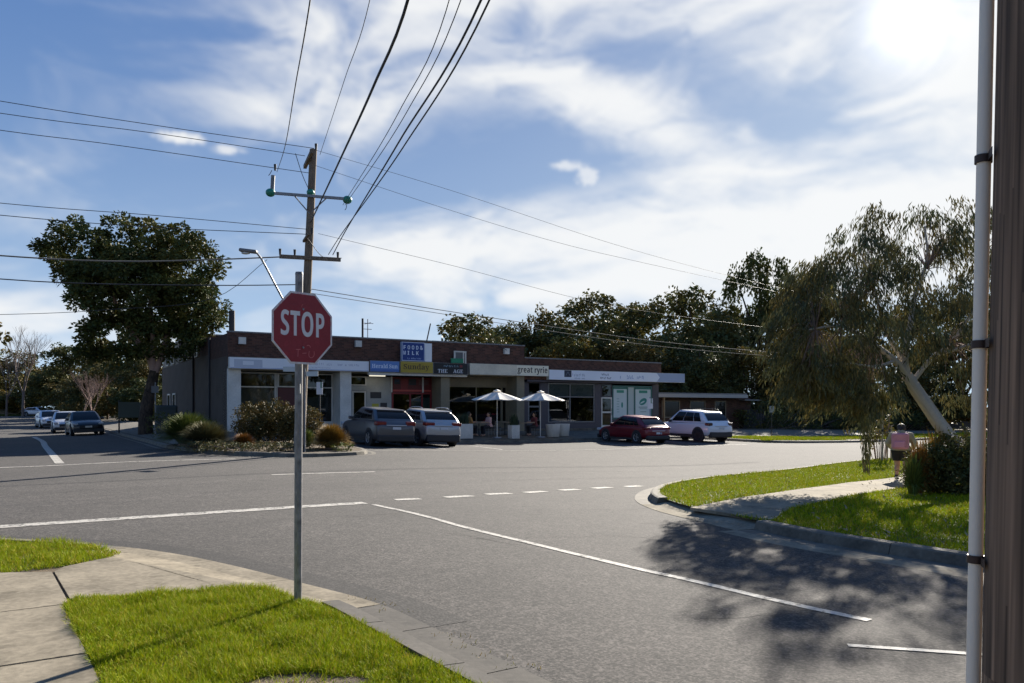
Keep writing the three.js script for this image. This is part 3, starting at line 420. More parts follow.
  // things fixed to the parapet
  const flood = (u, y) => { const f = mesh('flood_light', bx(u - .17, u + .17, y - .17, y + .17, .03, .22), M.whitePaint, P); mesh('flood_light_bracket', bx(u - .05, u + .05, y - .05, y + .05, .0, .03), M.steel, P); return f; };
  flood(-4.0, 5.05); flood(2.06, 5.15); flood(11.35, 5.10);
  mesh('vent_pipe', cyl(V(-3.6, 5.0, -4), V(-3.6, 7.0, -4), .16), M.plastic, P);
  mesh('vent_pipe', cyl(V(-5 + 1.0, 5.0, -7), V(-4.0, 6.6, -7), .05), M.steel, P);
  mesh('vent_pipe', cyl(V(3.5, 5.0, -3), V(3.5, 6.9, -3), .06), M.plastic, P);
  mesh('skylight', [bx(7.6, 8.9, 5.0, 5.75, -3.4, -2.2)], M.galv, P);
  mesh('roof_unit', [bx(-1.2, 1.6, 5.0, 5.85, -6, -4)], M.galv, P);
  const ant = mesh('antenna', [cyl(V(4.2, 5.0, -4), V(4.2, 7.0, -4), .025)], M.steel, P); mesh('antenna_bars', [cyl(V(3.85, 6.75, -4), V(4.55, 6.75, -4), .018), cyl(V(3.95, 6.4, -4), V(4.45, 6.4, -4), .018), cyl(V(4.2, 6.75, -4.5), V(4.2, 6.75, -3.5), .018)], M.steel, ant);
  mesh('sign_stay', [cyl(V(6.1, 5.3, .05), V(6.45, 6.5, -.1), .035)], M.plastic, P);
}
// taller back part of the corner building
{
  const P = thing('brick_building', 'brick and grey rendered building with narrow upper windows behind the dense tree', 'building', POS, TURN); const U0 = -4.65;
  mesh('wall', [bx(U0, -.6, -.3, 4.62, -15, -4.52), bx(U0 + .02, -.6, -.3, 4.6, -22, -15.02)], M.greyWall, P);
  mesh('wall_upper', [bx(U0 + .06, -.7, 4.62, 6.05, -15, -9.3), bx(U0 + .06, -.7, 4.62, 5.6, -9.28, -4.6)], M.brickDark, P);
  mesh('wall_upper', [bx(U0 + .08, -.7, 4.6, 6.0, -22, -15.02)], M.beigeWall, P);
  mesh('roof_capping', [bx(U0, -.6, 6.05, 6.14, -15.05, -9.2), bx(U0, -.6, 6.0, 6.1, -22.1, -15.1)], M.galv, P);
  for (const z of [-8.5, -11.2, -13.6, -17, -19.5]) { const w = mesh('window', [bx(U0 - .03, U0 + .05, 4.75, 5.55, z - .5, z - .44), bx(U0 - .03, U0 + .05, 4.75, 5.55, z + .44, z + .5), bx(U0 - .03, U0 + .05, 5.55, 5.62, z - .5, z + .5), bx(U0 - .03, U0 + .05, 4.68, 4.75, z - .5, z + .5)], M.whitePaint, P); mesh('pane', bx(U0 + .0, U0 + .03, 4.75, 5.55, z - .44, z + .44), M.tint, w); }
  for (const z of [-16.4, -18.6]) { const w = mesh('window', [bx(U0 - .05, U0 + .01, 1.2, 2.6, z - .6, z - .5), bx(U0 - .05, U0 + .01, 1.2, 2.6, z + .5, z + .6), bx(U0 - .05, U0 + .01, 2.6, 2.7, z - .6, z + .6)], M.whitePaint, P); mesh('pane', bx(U0 - .03, U0 - .005, 1.2, 2.6, z - .5, z + .5), M.tint, w); }
  mesh('downpipe', cyl(V(U0 - .06, 0, -9.2), V(U0 - .06, 5.8, -9.2), .06), M.plastic, P);
}
const shopB = thing('shop_building', 'lower brick shop building with pale fascia and green poster windows by the red car', 'building', POS, TURN);
{
  const U0 = 12.72, U1 = 23.7, B = -9, P = shopB, v = -.3, FB = .44;
  mesh('floor', [bx(U0 + .02, U1 - .02, -.6, FB, B, -.02)], M.concreteOld, P);
  mesh('wall', [bx(U0, U1, FB, 4.4, B - .25, B), bx(U1 - .22, U1, -.4, 4.4, B, -.36), bx(U0, U0 + .2, FB, 4.4, B, -.4)], M.brick, P);
  mesh('ceiling', [bx(U0 + .21, U1 - .23, 3.32, 3.44, B + .01, -.02)], M.plumPaint, P);
  mesh('roof', [bx(U0 + .21, U1 - .26, 4.3, 4.4, B, -.26)], M.galv, P);
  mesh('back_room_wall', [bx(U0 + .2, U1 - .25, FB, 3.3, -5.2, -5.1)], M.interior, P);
  mesh('parapet', [bx(U0, U1, 3.46, 4.74, -.25, -.002)], M.brick, P);
  mesh('parapet_capping', [bx(U0, U1 + .02, 4.74, 4.81, -.28, .03)], M.galv, P);
  mesh('fascia', [bx(14.32, 25.6, 3.46, 4.08, 0, .28)], M.whitePaint, P);
  mesh('fascia_print', face(14.34, 25.58, 3.48, 4.06, .283), panelMat(2048, 104, (c, w, h) => {
    c.fillStyle = '#e6e9f0'; c.fillRect(0, 0, w, h); c.fillStyle = '#a3acc2'; c.beginPath(); c.moveTo(w * .775, 0); c.lineTo(w, 0); c.lineTo(w, h); c.lineTo(w * .775, h); c.lineTo(w * .80, h / 2); c.fill();
    c.fillStyle = '#2c3140'; c.fillRect(205, 0, 100, 74); c.strokeStyle = '#6d7688'; c.lineWidth = 5; c.beginPath(); c.moveTo(225, 60); c.lineTo(255, 15); c.lineTo(285, 60); c.stroke();
    c.fillStyle = '#8b93a8'; strokes(c, 320, 66, 180, 36, 8, 4); strokes(c, 350, 94, 150, 18, 9, 5);
    c.fillStyle = '#4f566b'; strokes(c, 740, 48, 130, 28, 6, 6); strokes(c, 720, 88, 170, 28, 7, 7);
    c.fillStyle = '#8c9cc0'; strokes(c, 1015, 76, 44, 48, 1, 8); strokes(c, 1120, 78, 270, 46, 7, 9);
  }), P);
  // dark shopfront
  mesh('shop_wall', [bx(12.95, 18.75, -.4, .78, v - .1, v + .05), bx(12.93, 13.12, .78, 3.3, v - .1, v + .05), bx(18.26, 18.75, .78, 3.3, v - .1, v + .05), bx(12.72, 12.93, -.4, 3.3, v - .1, v + .06), bx(14.06, 14.6, .78, 3.3, v - .1, v + .04)], M.plumPaint, P);
  door(P, 13.14, 14.04, .80, 2.55, v, M.galv, true);
  frameWin(P, 13.14, 14.04, 2.57, 3.3, v, { frame: M.plumPaint });
  frameWin(P, 14.62, 18.24, .80, 3.28, v, { mull: [16.3], trans: [2.42], bar: .07, frame: M.galv });
  const blindMat = panelMat(512, 128, (c, w, h) => { c.fillStyle = '#c4c8cc'; c.fillRect(0, 0, w, h); c.fillStyle = '#7f858c'; strokes(c, 110, 74, 180, 38, 8, 10); strokes(c, 140, 112, 150, 20, 9, 11); }); for (const [a, b] of [[14.72, 16.24], [16.36, 18.16]]) { mesh('window_blind', bx(a, b, 2.48, 3.2, v - .05, v - .03), M.whitePaint, P); mesh('blind_print', face(a, b, 2.48, 3.2, v - .026), blindMat, P); }
  // right shop
  const wf = M.whitePaint;
  door(P, 18.80, 19.68, FB, 2.42, v, wf, true);
  frameWin(P, 18.80, 19.68, 2.44, 3.28, v, { frame: M.plumPaint });
  const w2 = frameWin(P, 19.72, 23.12, .98, 3.2, v, { mull: [21.0, 21.6], frame: std([.05, .16, .14], .5), bar: .07 });
  mesh('shop_wall', [bx(19.72, 23.12, -.4, .97, v - .1, v + .05), bx(23.14, 23.7, -.4, 3.3, v - .1, v + .05)], M.plumPaint, P);
  const post = (k) => panelMat(512, 700, (c, w, h) => { c.fillStyle = '#c3cfce'; c.fillRect(0, 0, w, h); c.fillStyle = '#2f6b62'; c.fillRect(0, 0, w, 46); c.fillStyle = '#3a8a78'; c.fillRect(120, 70, 280, 62); c.fillStyle = '#8fa3a3'; c.font = '46px sans-serif'; if (k) { c.fillStyle = '#2f7f76'; c.beginPath(); c.ellipse(256, 330, 130, 74, -.35, 0, 6.3); c.fill(); c.fillStyle = '#c3cfce'; c.beginPath(); c.ellipse(236, 345, 80, 18, -.35, 0, 6.3); c.fill(); c.fillStyle = '#6b8886'; c.fillRect(110, 450, 300, 18); c.fillRect(140, 490, 240, 14); c.fillRect(160, 560, 200, 14); } else { c.fillStyle = '#2b8474'; c.beginPath(); c.ellipse(330, 410, 34, 66, 0, 0, 6.3); c.fill(); c.fillStyle = '#8aa7a4'; for (let i = 0; i < 6; i++) c.fillRect(120 + 10 * (i % 2), 260 + i * 60, 90, 16); } });
  mesh('window_poster', face(19.82, 20.94, 1.08, 3.1, v + .012), post(0), P);
  mesh('window_poster', face(21.06, 21.54, 1.08, 3.1, v + .012), std([.45, .52, .50], .6), P);
  mesh('window_poster', face(21.68, 23.02, 1.08, 3.1, v + .012), post(1), P);
}
// ---- signs standing on the awning edge
function board(name, label, u0, u1, y0, y1, v, th, mat, fr = M.galv) { const t = thing(name, label, 'sign', POS, TURN); mesh('sign_case', bx(u0, u1, y0, y1, v - th, v), fr, t); mesh('sign_face', face(u0 + .02, u1 - .02, y0 + .02, y1 - .02, v + .003), mat, t); return t; }
board('newspaper_sign', 'blue newspaper sign on the awning edge beside the white fascia', 2.64, 4.36, 3.66, 4.27, .34, .08, panelMat(512, 180, (c, w, h) => { c.fillStyle = '#5f83bd'; c.fillRect(0, 0, w, h); c.fillStyle = '#dfe6f2'; c.font = 'bold 92px serif'; c.fillText('Herald Sun', 26, 118, 460); c.fillStyle = '#4b6cab'; c.fillRect(0, 140, w, 40); }));
board('newspaper_sign', 'yellow newspaper sign with dark lettering on the awning edge', 4.40, 6.40, 3.64, 4.29, .36, .08, panelMat(512, 170, (c, w, h) => { c.fillStyle = '#a88f2e'; c.fillRect(0, 0, w, h); c.fillStyle = '#3a2418'; c.font = 'bold 110px serif'; c.fillText('Sunday', 40, 116, 430); c.fillStyle = '#c2b26a'; c.fillRect(0, 0, w, 10); }));
board('newspaper_sign', 'black newspaper sign with white lettering beside the cream fascia', 6.42, 8.62, 3.62, 4.27, .36, .08, panelMat(620, 180, (c, w, h) => { c.fillStyle = '#101016'; c.fillRect(0, 0, w, h); c.fillStyle = '#d6d8dd'; c.font = 'bold 84px serif'; c.fillText('THE', 70, 160, 190); c.fillText('AGE', 350, 160, 190); c.fillStyle = '#8ba6b4'; strokes(c, 180, 66, 280, 42, 9, 12); c.fillStyle = '#7a2430'; c.fillRect(470, 24, 50, 40); }));
{
  const t = thing('shop_sign', 'blue box sign reading food and milk above the yellow sign', 'sign', POS, TURN); mesh('sign_case', bx(4.46, 5.86, 4.30, 5.36, .20, .40), std([.30, .34, .46], .5), t);
  mesh('sign_face', face(4.48, 5.84, 4.32, 5.34, .404), panelMat(512, 420, (c, w, h) => { c.fillStyle = '#17397f'; c.fillRect(0, 0, w, h); c.fillStyle = '#dfe5ef'; c.font = 'bold 122px sans-serif'; [...'FOOD&'].forEach((q, i) => c.fillText(q, 24 + i * 96, 160, 66)); [...'MILK'].forEach((q, i) => c.fillText(q, 24 + i * 96, 285, 66)); c.fillStyle = '#a7b9dc'; strokes(c, 40, 385, 420, 44, 10, 14); c.strokeStyle = '#cfd8ea'; c.lineWidth = 12; c.strokeRect(4, 4, w - 8, h - 8); }), t);
  mesh('sign_return', bx(5.88, 6.30, 4.30, 5.33, .20, .39), std([.85, .85, .86], .5), t);
}
{
  const t = thing('shop_sign', 'small white framed sign with green panel above the black newspaper sign', 'sign', POS, TURN);
  mesh('frame', [bx(7.72, 7.80, 4.30, 4.98, .3, .38), bx(8.28, 8.36, 4.30, 4.98, .3, .38), bx(7.80, 8.28, 4.90, 4.98, .3, .38), bx(8.56, 8.64, 4.26, 4.98, .06, .12), bx(8.36, 8.56, 4.90, 4.98, .2, .28)], M.whitePaint, t);
  mesh('panel', bx(7.80, 8.28, 4.52, 4.90, .33, .36), std([.12, .12, .12], .6), t); mesh('green_panel', bx(7.50, 8.28, 4.28, 4.54, .37, .42), panelMat(256, 90, (c, w, h) => { c.fillStyle = '#1d7f5c'; c.fillRect(0, 0, w, h); c.fillStyle = '#d9efe4'; strokes(c, 110, 64, 120, 38, 3, 13); c.fillRect(24, 26, 50, 36); }), t);
}
{
  const t = thing('shop_lettering', 'brown great ryrie lettering at the right end of the cream fascia', 'lettering', POS, TURN);
  mesh('lettering', face(12.0, 14.28, 3.68, 4.28, .264), panelMat(1024, 280, (c, w, h) => { c.fillStyle = '#e6dfc8'; c.fillRect(0, 0, w, h); c.fillStyle = '#33261f'; c.font = 'bold 230px sans-serif'; c.fillText('great ryrie', 16, 200, 985); }), t);
}
// ---- house right of the shops
{
  const P = thing('brick_house', 'low dark brick house with a flat pale eave right of the shops', 'house', POS, TURN), v = -3.2, f = -.2;
  mesh('wall', [bx(25.0, 36, f - .5, 2.5, -9.5, v)], M.brickDark, P);
  mesh('roof', [bx(24.6, 34.6, 2.72, 2.84, -10, v + .9)], M.galv, P);
  mesh('eave_fascia', [bx(24.55, 34.65, 2.50, 2.74, v + .86, v + .94), bx(34.58, 34.66, 2.50, 2.73, -10, v + .85)], std([.40, .38, .35], .7), P);
  mesh('roof', [bx(34.7, 36.5, 2.3, 2.4, -10, v + .6)], M.galv, P);
  for (const [a, b] of [[26.6, 28.4], [29.4, 31.0], [32, 33.2]]) { const w = mesh('window', [bx(a, b, 1.0, 1.08, v, v + .06), bx(a, b, 2.2, 2.28, v, v + .06), bx(a, a + .08, 1.08, 2.2, v, v + .06), bx(b - .08, b, 1.08, 2.2, v, v + .06)], std([.22, .18, .13], .7), P); mesh('pane', bx(a + .08, b - .08, 1.08, 2.2, v + .01, v + .02), M.tint, w); }
  mesh('verandah_post', [bx(26.1, 26.22, f, 2.5, v + .7, v + .82)], std([.30, .22, .12], .8), P);
  mesh('gate', [bx(34.8, 36.4, f + .2, 1.6, v + .3, v + .36)], M.plastic, P);
}
// fence, palings one by one
{
  const P = thing('paling_fence', 'dark timber paling fence behind the grass strip at right', 'fence', POS, TURN); const g = bx(0, .14, 0, 1.75, 0, .02), m1 = std([.045, .04, .036], .9), m2 = std([.06, .052, .045], .9), r = rng(4);
  mesh('rail', [bx(36.8, 80, .2, .28, -4.06, -4.0), bx(36.8, 80, 1.2, 1.28, -4.06, -4.0)], m1, P);
  for (let u = 36.8, i = 0; u < 80; u += .155, i++) { const m = mesh('paling', g, r() > .5 ? m1 : m2, P); m.position.set(u, -.5 + (r() - .5) * .04, -4); }
}
// far left house
{ const [x, d] = uv(-18, -118); const P = thing('brick_house', 'pale roofed house at the far end of the left road', 'house', [x, G(x, d) + .3, -d], TURN); mesh('wall', bx(-9, 6, 0, 2.4, -4, 4), M.beigeWall, P); mesh('roof', [bx(-9.6, 6.6, 2.4, 2.62, -4.6, 4.6)], M.galv, P); const w = mesh('window', bx(-4, -2, .9, 2, 4, 4.04), M.whitePaint, P); mesh('pane', bx(-3.9, -2.1, 1, 1.9, 4.04, 4.05), M.tint, w); }

// ================================================================== stop sign
{
  const X = -1.80, d = 6.72, y0 = hA(X, d) - .02;
  const t = thing('stop_sign', 'red octagonal stop sign on a grey steel post in the near grass', 'sign', [X, y0, -d], 0);
  mesh('post', [cyl(V(0, -.3, 0), V(.012, 2.78, 0), .032, .032, 16)], M.galv, t);
  mesh('post_cap', cyl(V(.012, 2.78, 0), V(.012, 2.80, 0), .034, .030, 16), M.galv, t);
  const R = .30 / Math.cos(Math.PI / 8), oct = (r, z, th) => { const s = new THREE.Shape(); for (let i = 0; i < 8; i++) { const a = Math.PI / 8 + i * Math.PI / 4; s[i ? 'lineTo' : 'moveTo'](r * Math.cos(a), r * Math.sin(a)); } const g = th ? new THREE.ExtrudeGeometry(s, { depth: th, bevelEnabled: false }) : new THREE.ShapeGeometry(s); g.translate(0, 0, z); return g; };
  const plate = new THREE.Group(); plate.name = 'sign_plate'; plate.position.set(.02, 2.325, 0); plate.rotation.y = .88; t.add(plate);
  mesh('backing', oct(R, .036, .004), M.aluminium, plate);
  const g = oct(R * .995, .0415, 0), p = g.attributes.position, u = g.attributes.uv; for (let i = 0; i < p.count; i++) u.setXY(i, p.getX(i) / .6 + .5, p.getY(i) / .6 + .5);
  mesh('sign_face', g, std([1, 1, 1], .45, { map: canvasTex(1024, 1024, (c, w, h) => {
    c.fillStyle = '#cfc9c6'; c.fillRect(0, 0, w, h); const R2 = w / 2 / Math.cos(Math.PI / 8) * .945; c.fillStyle = '#86101f'; c.beginPath(); for (let i = 0; i < 8; i++) { const a = Math.PI / 8 + i * Math.PI / 4; c.lineTo(w / 2 + R2 * Math.cos(a), h / 2 + R2 * Math.sin(a)); } c.fill();
    const r = rng(5); for (let i = 0; i < 700; i++) { c.fillStyle = r() > .5 ? 'rgba(120,10,30,.10)' : 'rgba(190,60,70,.07)'; c.beginPath(); c.arc(r() * w, r() * h, 6 + 50 * r() * r(), 0, 6.3); c.fill(); }
    c.save(); c.translate(w / 2, 625); c.scale(.92, 1.42); c.fillStyle = '#d6d2d2'; c.textAlign = 'center'; c.font = 'bold 345px sans-serif'; c.fillText('STOP', 0, 0); c.restore();
    c.strokeStyle = 'rgba(225,150,140,.55)'; c.lineWidth = 11; c.beginPath(); c.moveTo(390, 820); c.lineTo(470, 815); c.moveTo(430, 815); c.lineTo(425, 920); c.moveTo(500, 870); c.lineTo(570, 862); c.moveTo(575, 760); c.quadraticCurveTo(620, 730, 640, 780); c.moveTo(620, 830); c.quadraticCurveTo(590, 930, 660, 925); c.quadraticCurveTo(720, 900, 700, 830); c.stroke(); c.lineWidth = 7; c.beginPath(); c.arc(520, 200, 30, .4, 4.5); c.stroke();
    for (let i = 0; i < 60; i++) { c.strokeStyle = 'rgba(230,200,200,.18)'; c.lineWidth = 1 + 3 * r(); const x = r() * w, y = r() * h; c.beginPath(); c.moveTo(x, y); c.lineTo(x + 60 * (r() - .5), y + 60 * (r() - .5)); c.stroke(); }
  }) }), plate);
  for (const y of [-.16, .16]) mesh('bracket', [bx(-.07, .07, y - .015, y + .015, -.038, .035)], M.galv, plate);
  for (const y of [-.16, .16]) mesh('bolt', [cyl(V(0, y, .04), V(0, y, .048), .009, .009, 8)], M.steel, plate);
  mesh('sticker', bx(.022, .032, 1.78, 1.86, .025, .034), M.whitePaint, t);
}
// ================================================================== near wooden pole with conduit
{
  const t = thing('utility_pole', 'thick wooden pole with white conduit at the right edge close by', 'pole', [1.060, hA(1.05, 1.55) - .1, -1.55], 0); t.rotation.z = -.019;
  mesh('pole', cyl(V(0, -.4, 0), V(0, 10.6, 0), .155, .115, 40), M.wood, t);
  const ca = (r, y) => V(-.83 * r, y, -.56 * r);
  mesh('conduit', cyl(ca(.165, -.2), ca(.158, 6.5), .0135, .0135, 18), std([.80, .74, .62], .5), t);
  for (const y of [1.42, 1.86, 2.24]) mesh('strap', [cyl(ca(.163, y - .008), ca(.163, y + .008), .0165, .0165, 18), new THREE.CylinderGeometry(.1545, .1545, .018, 10, 1, true, -2.25, .45).translate(0, y, 0)], std([.06, .04, .032], .6, { metalness: .4 }), t);
  mesh('crossarm', beam(V(-1.25, 9.9, .2), V(1.25, 9.9, -.4), .1, .12), M.wood, t); mesh('crossarm', beam(V(-1.0, 6.9, .2), V(1.0, 6.9, -.3), .1, .12), M.wood, t);
}
// ================================================================== street pole with wires
const PD = 28.6;
{
  const bX = -7.60, b0 = hC(bX, PD), t = thing('power_pole', 'tall timber power pole with crossarms behind the stop sign', 'pole', [bX, 0, -PD], 0);
  const px = y => (y - b0) / (10.92 - b0) * .50;
  mesh('pole', cyl(V(0, b0 - .3, 0), V(px(10.92), 10.92, 0), .175, .13, 18), M.woodGrey, t);
  const W = V(.952, 0, -.305), A = V(.37, 0, .93);       // across the street wires, along them
  const arm = (name, y, l0, l1, dir, w, h, mat, off = .16) => { const c = V(px(y), y, 0).add(off ? V(dir.z * off, 0, -dir.x * off).multiplyScalar(dir === A ? -1 : -1) : V(0, 0, 0)); return mesh(name, beam(c.clone().addScaledVector(dir, -l0), c.clone().addScaledVector(dir, l1), w, h), mat, t); };
  arm('crossarm', 10.55, .95, 1.0, A, .11, .13, M.woodGrey);
  arm('steel_crossarm', 9.22, 1.36, 1.32, W, .09, .09, M.steel);
  arm('crossarm', 7.02, 1.0, 1.12, W, .11, .13, M.woodGrey);
  arm('bracket', 7.68, .25, 1.1, A, .08, .08, M.woodGrey);
  for (const s of [-1, 1]) mesh('brace', cyl(V(px(8.7), 8.6, .12), V(px(9.2), 9.2, .1).addScaledVector(W, s * .55), .022), M.steel, t);
  const green = std([.02, .22, .15], .4);
  const ins = (y, l, dir, r = .17) => { const c = V(px(y), y, .12).addScaledVector(dir, l); const g = new THREE.SphereGeometry(r, 14, 10); g.scale(1, .85, 1); g.translate(c.x, c.y, c.z); return mesh('insulator', g, green, t); };
  ins(9.24, -1.36, W); ins(9.2, 1.30, W); { const m = ins(9.36, 0, W, .14); }
  mesh('arrester', cyl(V(px(9.2), 9.25, .12).addScaledVector(W, -1.30), V(px(9.2), 9.85, .12).addScaledVector(W, -1.27), .07), M.galv, t);
  for (const [y, l, dir] of [[10.72, -.85, A], [10.72, .9, A], [10.15, -1.25, W], [7.2, -.95, W], [7.2, 1.05, W], [7.2, -.45, W], [7.8, .9, A]]) mesh('insulator_pin', cyl(V(px(y), y - .12, .1).addScaledVector(dir, l), V(px(y), y + .10, .1).addScaledVector(dir, l), .035, .05, 8), M.plastic, t);
  mesh('conduit', cyl(V(-.12, b0, .15), V(px(6) - .12, 6.1, .15), .055), M.galv, t);
  const lj = (a, b, sag) => mesh('jumper_wire', tube([a, a.clone().lerp(b, .5).add(V(0, -sag, 0)), b], .012, 14), M.wire, t);
  lj(V(.1, 10.5, .9), V(.4, 9.4, .15), .1); lj(V(-.95, 9.85, .5), V(-.85, 10.05, .45), .02); lj(V(1.65, 9.25, -.3), V(1.55, 8.85, -.35), .15); lj(V(1.45, 7.1, -.3), V(.35, 7.7, .3), .35);
}
{
  const t = thing('street_lamp', 'grey street lamp on a long sloping arm left of the power pole', 'street lamp', [-7.45, 0, -PD + .1], 0);
  mesh('arm', tube([V(.05, 4.35, 0), V(-.55, 5.35, .2), V(-1.35, 6.95, .5), V(-1.45, 7.08, .52)], .035, 16, 8), M.steel, t);
  const h = mesh('lamp_head', (() => { const g = new RoundedBoxGeometry(.62, .12, .26, 3, .05); g.rotateZ(-.12); g.translate(-1.76, 7.17, .55); return g; })(), M.galv, t); mesh('lens', (() => { const g = new THREE.SphereGeometry(.1, 12, 8); g.scale(1.6, .5, 1); g.translate(-1.85, 7.10, .55); return g; })(), std([.6, .62, .62], .3), h);
}
// wires, as (x, height, d) through a few points; ends run on to the next poles
{
  const wire = (label, pts, r = .012, mat = M.wire, hot = 'overhead wires') => { const m = mesh('overhead_wire', tube(pts.map(p => V(p[0], p[1], -p[2])), r, 48, 5), mat); tag(m, label, 'wire'); return m; };
  wire('leftmost thin overhead wire rising steeply from the pole to the top edge', [[-8.42, 10.14, 28.66], [-5.4, 8.0, 19.1], [-3.61, 7.07, 13.35], [-2.25, 6.45, 9.03], [.3, 6.9, 1.2]], .010);
  wire('second thin overhead wire from the left climbing from the pole top to the top edge', [[-6.88, 10.75, 28.65], [-4.21, 10.0, 20.18], [-2.77, 9.61, 15.58], [.9, 9.95, 1.4]], .009);
  wire('thick black overhead cable climbing from mid pole to the top edge', [[-7.17, 8.32, 28.53], [-3.9, 7.29, 18.13], [-2.16, 6.77, 12.59], [-1.27, 6.65, 9.78], [.7, 6.95, 1.6]], .022);
  wire('thin overhead wire from the right green insulator, left of its twin', [[-6.05, 8.95, 28.62], [-2.37, 7.98, 16.93], [-1.03, 8.0, 12.67], [1.3, 9.9, 1.2]], .009);
  wire('thin overhead wire from the right green insulator, right of its twin', [[-5.97, 8.94, 28.6], [-2.13, 7.78, 16.39], [-.79, 7.8, 12.12], [2.1, 9.9, 1.0]], .009);
  wire('black overhead cable furthest right, upper of the close pair', [[-6.45, 7.2, 28.8], [-5.2, 7.1, 24.8], [-2.08, 6.65, 14.87], [-.35, 6.46, 9.36], [1.5, 6.95, 1.2]], .016);
  wire('black overhead cable furthest right, lower of the close pair', [[-6.6, 7.2, 28.75], [-5.3, 7.0, 24.7], [-2.0, 6.55, 14.87], [-.28, 6.40, 9.36], [1.7, 6.95, 1.2]], .013);
  const L = (a, z) => [-7.4 - .853 * a, z, 28.6 - .522 * a], Rr = (a, z) => [-7.1 + .853 * a, z, 28.6 + .522 * a];
  wire('topmost wire running left from the pole top', [[-6.9, 10.74, 27.9], [-11.69, 10.84, 25.84], [-15.18, 10.78, 23.71], L(40, 11.2)], .011);
  wire('second wire down running left from the pole top', [[-7.4, 10.70, 28.6], [-11.69, 10.58, 25.84], [-15.18, 10.42, 23.71], L(40, 10.7)], .011);
  wire('third wire down running left past the little cloud', [[-7.2, 10.08, 28.6], [-12.97, 10.03, 25.19], [-15.24, 9.95, 23.81], L(40, 10.2)], .011);
  wire('fourth wire down running left above the dense tree', [[-7.15, 8.06, 28.6], [-11.74, 7.94, 25.94], [-15.24, 7.78, 23.81], L(40, 7.9)], .011);
  wire('fifth wire down running left just above the dense tree', [[-7.0, 7.78, 28.1], [-11.74, 7.55, 25.94], [-15.24, 7.42, 23.81], L(40, 7.5)], .012);
  wire('pale twisted cable running left across the dense tree', [[-7.94, 7.10, 28.6], [-10.4, 6.7, 27.1], [-12.61, 6.40, 25.74], [-15.39, 6.26, 24.04], L(40, 6.6)], .024, M.paleWire);
  wire('black cable running left below the pale twisted cable', [[-7.4, 6.10, 28.6], [-9.61, 5.86, 27.25], [-13.45, 5.56, 24.9], [-15.24, 5.52, 23.81], L(40, 6.0)], .018);
  wire('lowest thin wire running left to the far trees', [[-8.6, 6.9, 28.1], [-10.4, 5.6, 28.2], [-13.45, 4.95, 26.6], [-17, 4.75, 26.3], [-30, 5.2, 30]], .010);
  wire('upper thin wire running right from the pole top across the clouds', [[-7.0, 10.85, 28.4], [-2.42, 10.19, 31.21], [3.86, 9.06, 35.05], [8.42, 8.43, 37.85], [17, 7.6, 43.3]], .007);
  wire('second thin wire running right from the pole top', [[-7.0, 10.30, 28.4], [-2.42, 9.41, 31.21], [2.04, 8.69, 33.94], [5.8, 8.31, 36.24], [17, 7.4, 43.2]], .007);
  wire('thin wire running right from the lower bracket', [[-6.9, 7.9, 28.5], [-2.42, 7.27, 31.21], [3.86, 6.28, 35.05], [12.51, 5.80, 40.35], [18, 5.6, 43.8]], .007);
  wire('upper of two pale cables running right in front of the trees', [[-7.25, 5.95, 28.6], [-2.81, 5.52, 31.25], [2.05, 5.12, 34.23], [6.88, 4.78, 37.19], [14.89, 4.52, 42.09]], .014, M.paleWire);
  wire('lower of two pale cables running right in front of the trees', [[-7.25, 5.80, 28.6], [-2.81, 5.38, 31.25], [2.05, 4.92, 34.23], [6.88, 4.56, 37.19], [14.89, 4.33, 42.09]], .011, M.paleWire);
  wire('thin service wire sloping down to the shop parapet', [[-3.5, 6.6, 60], [-1.8, 5.95, 48], [-.3, 5.15, 47.6]], .014);
}
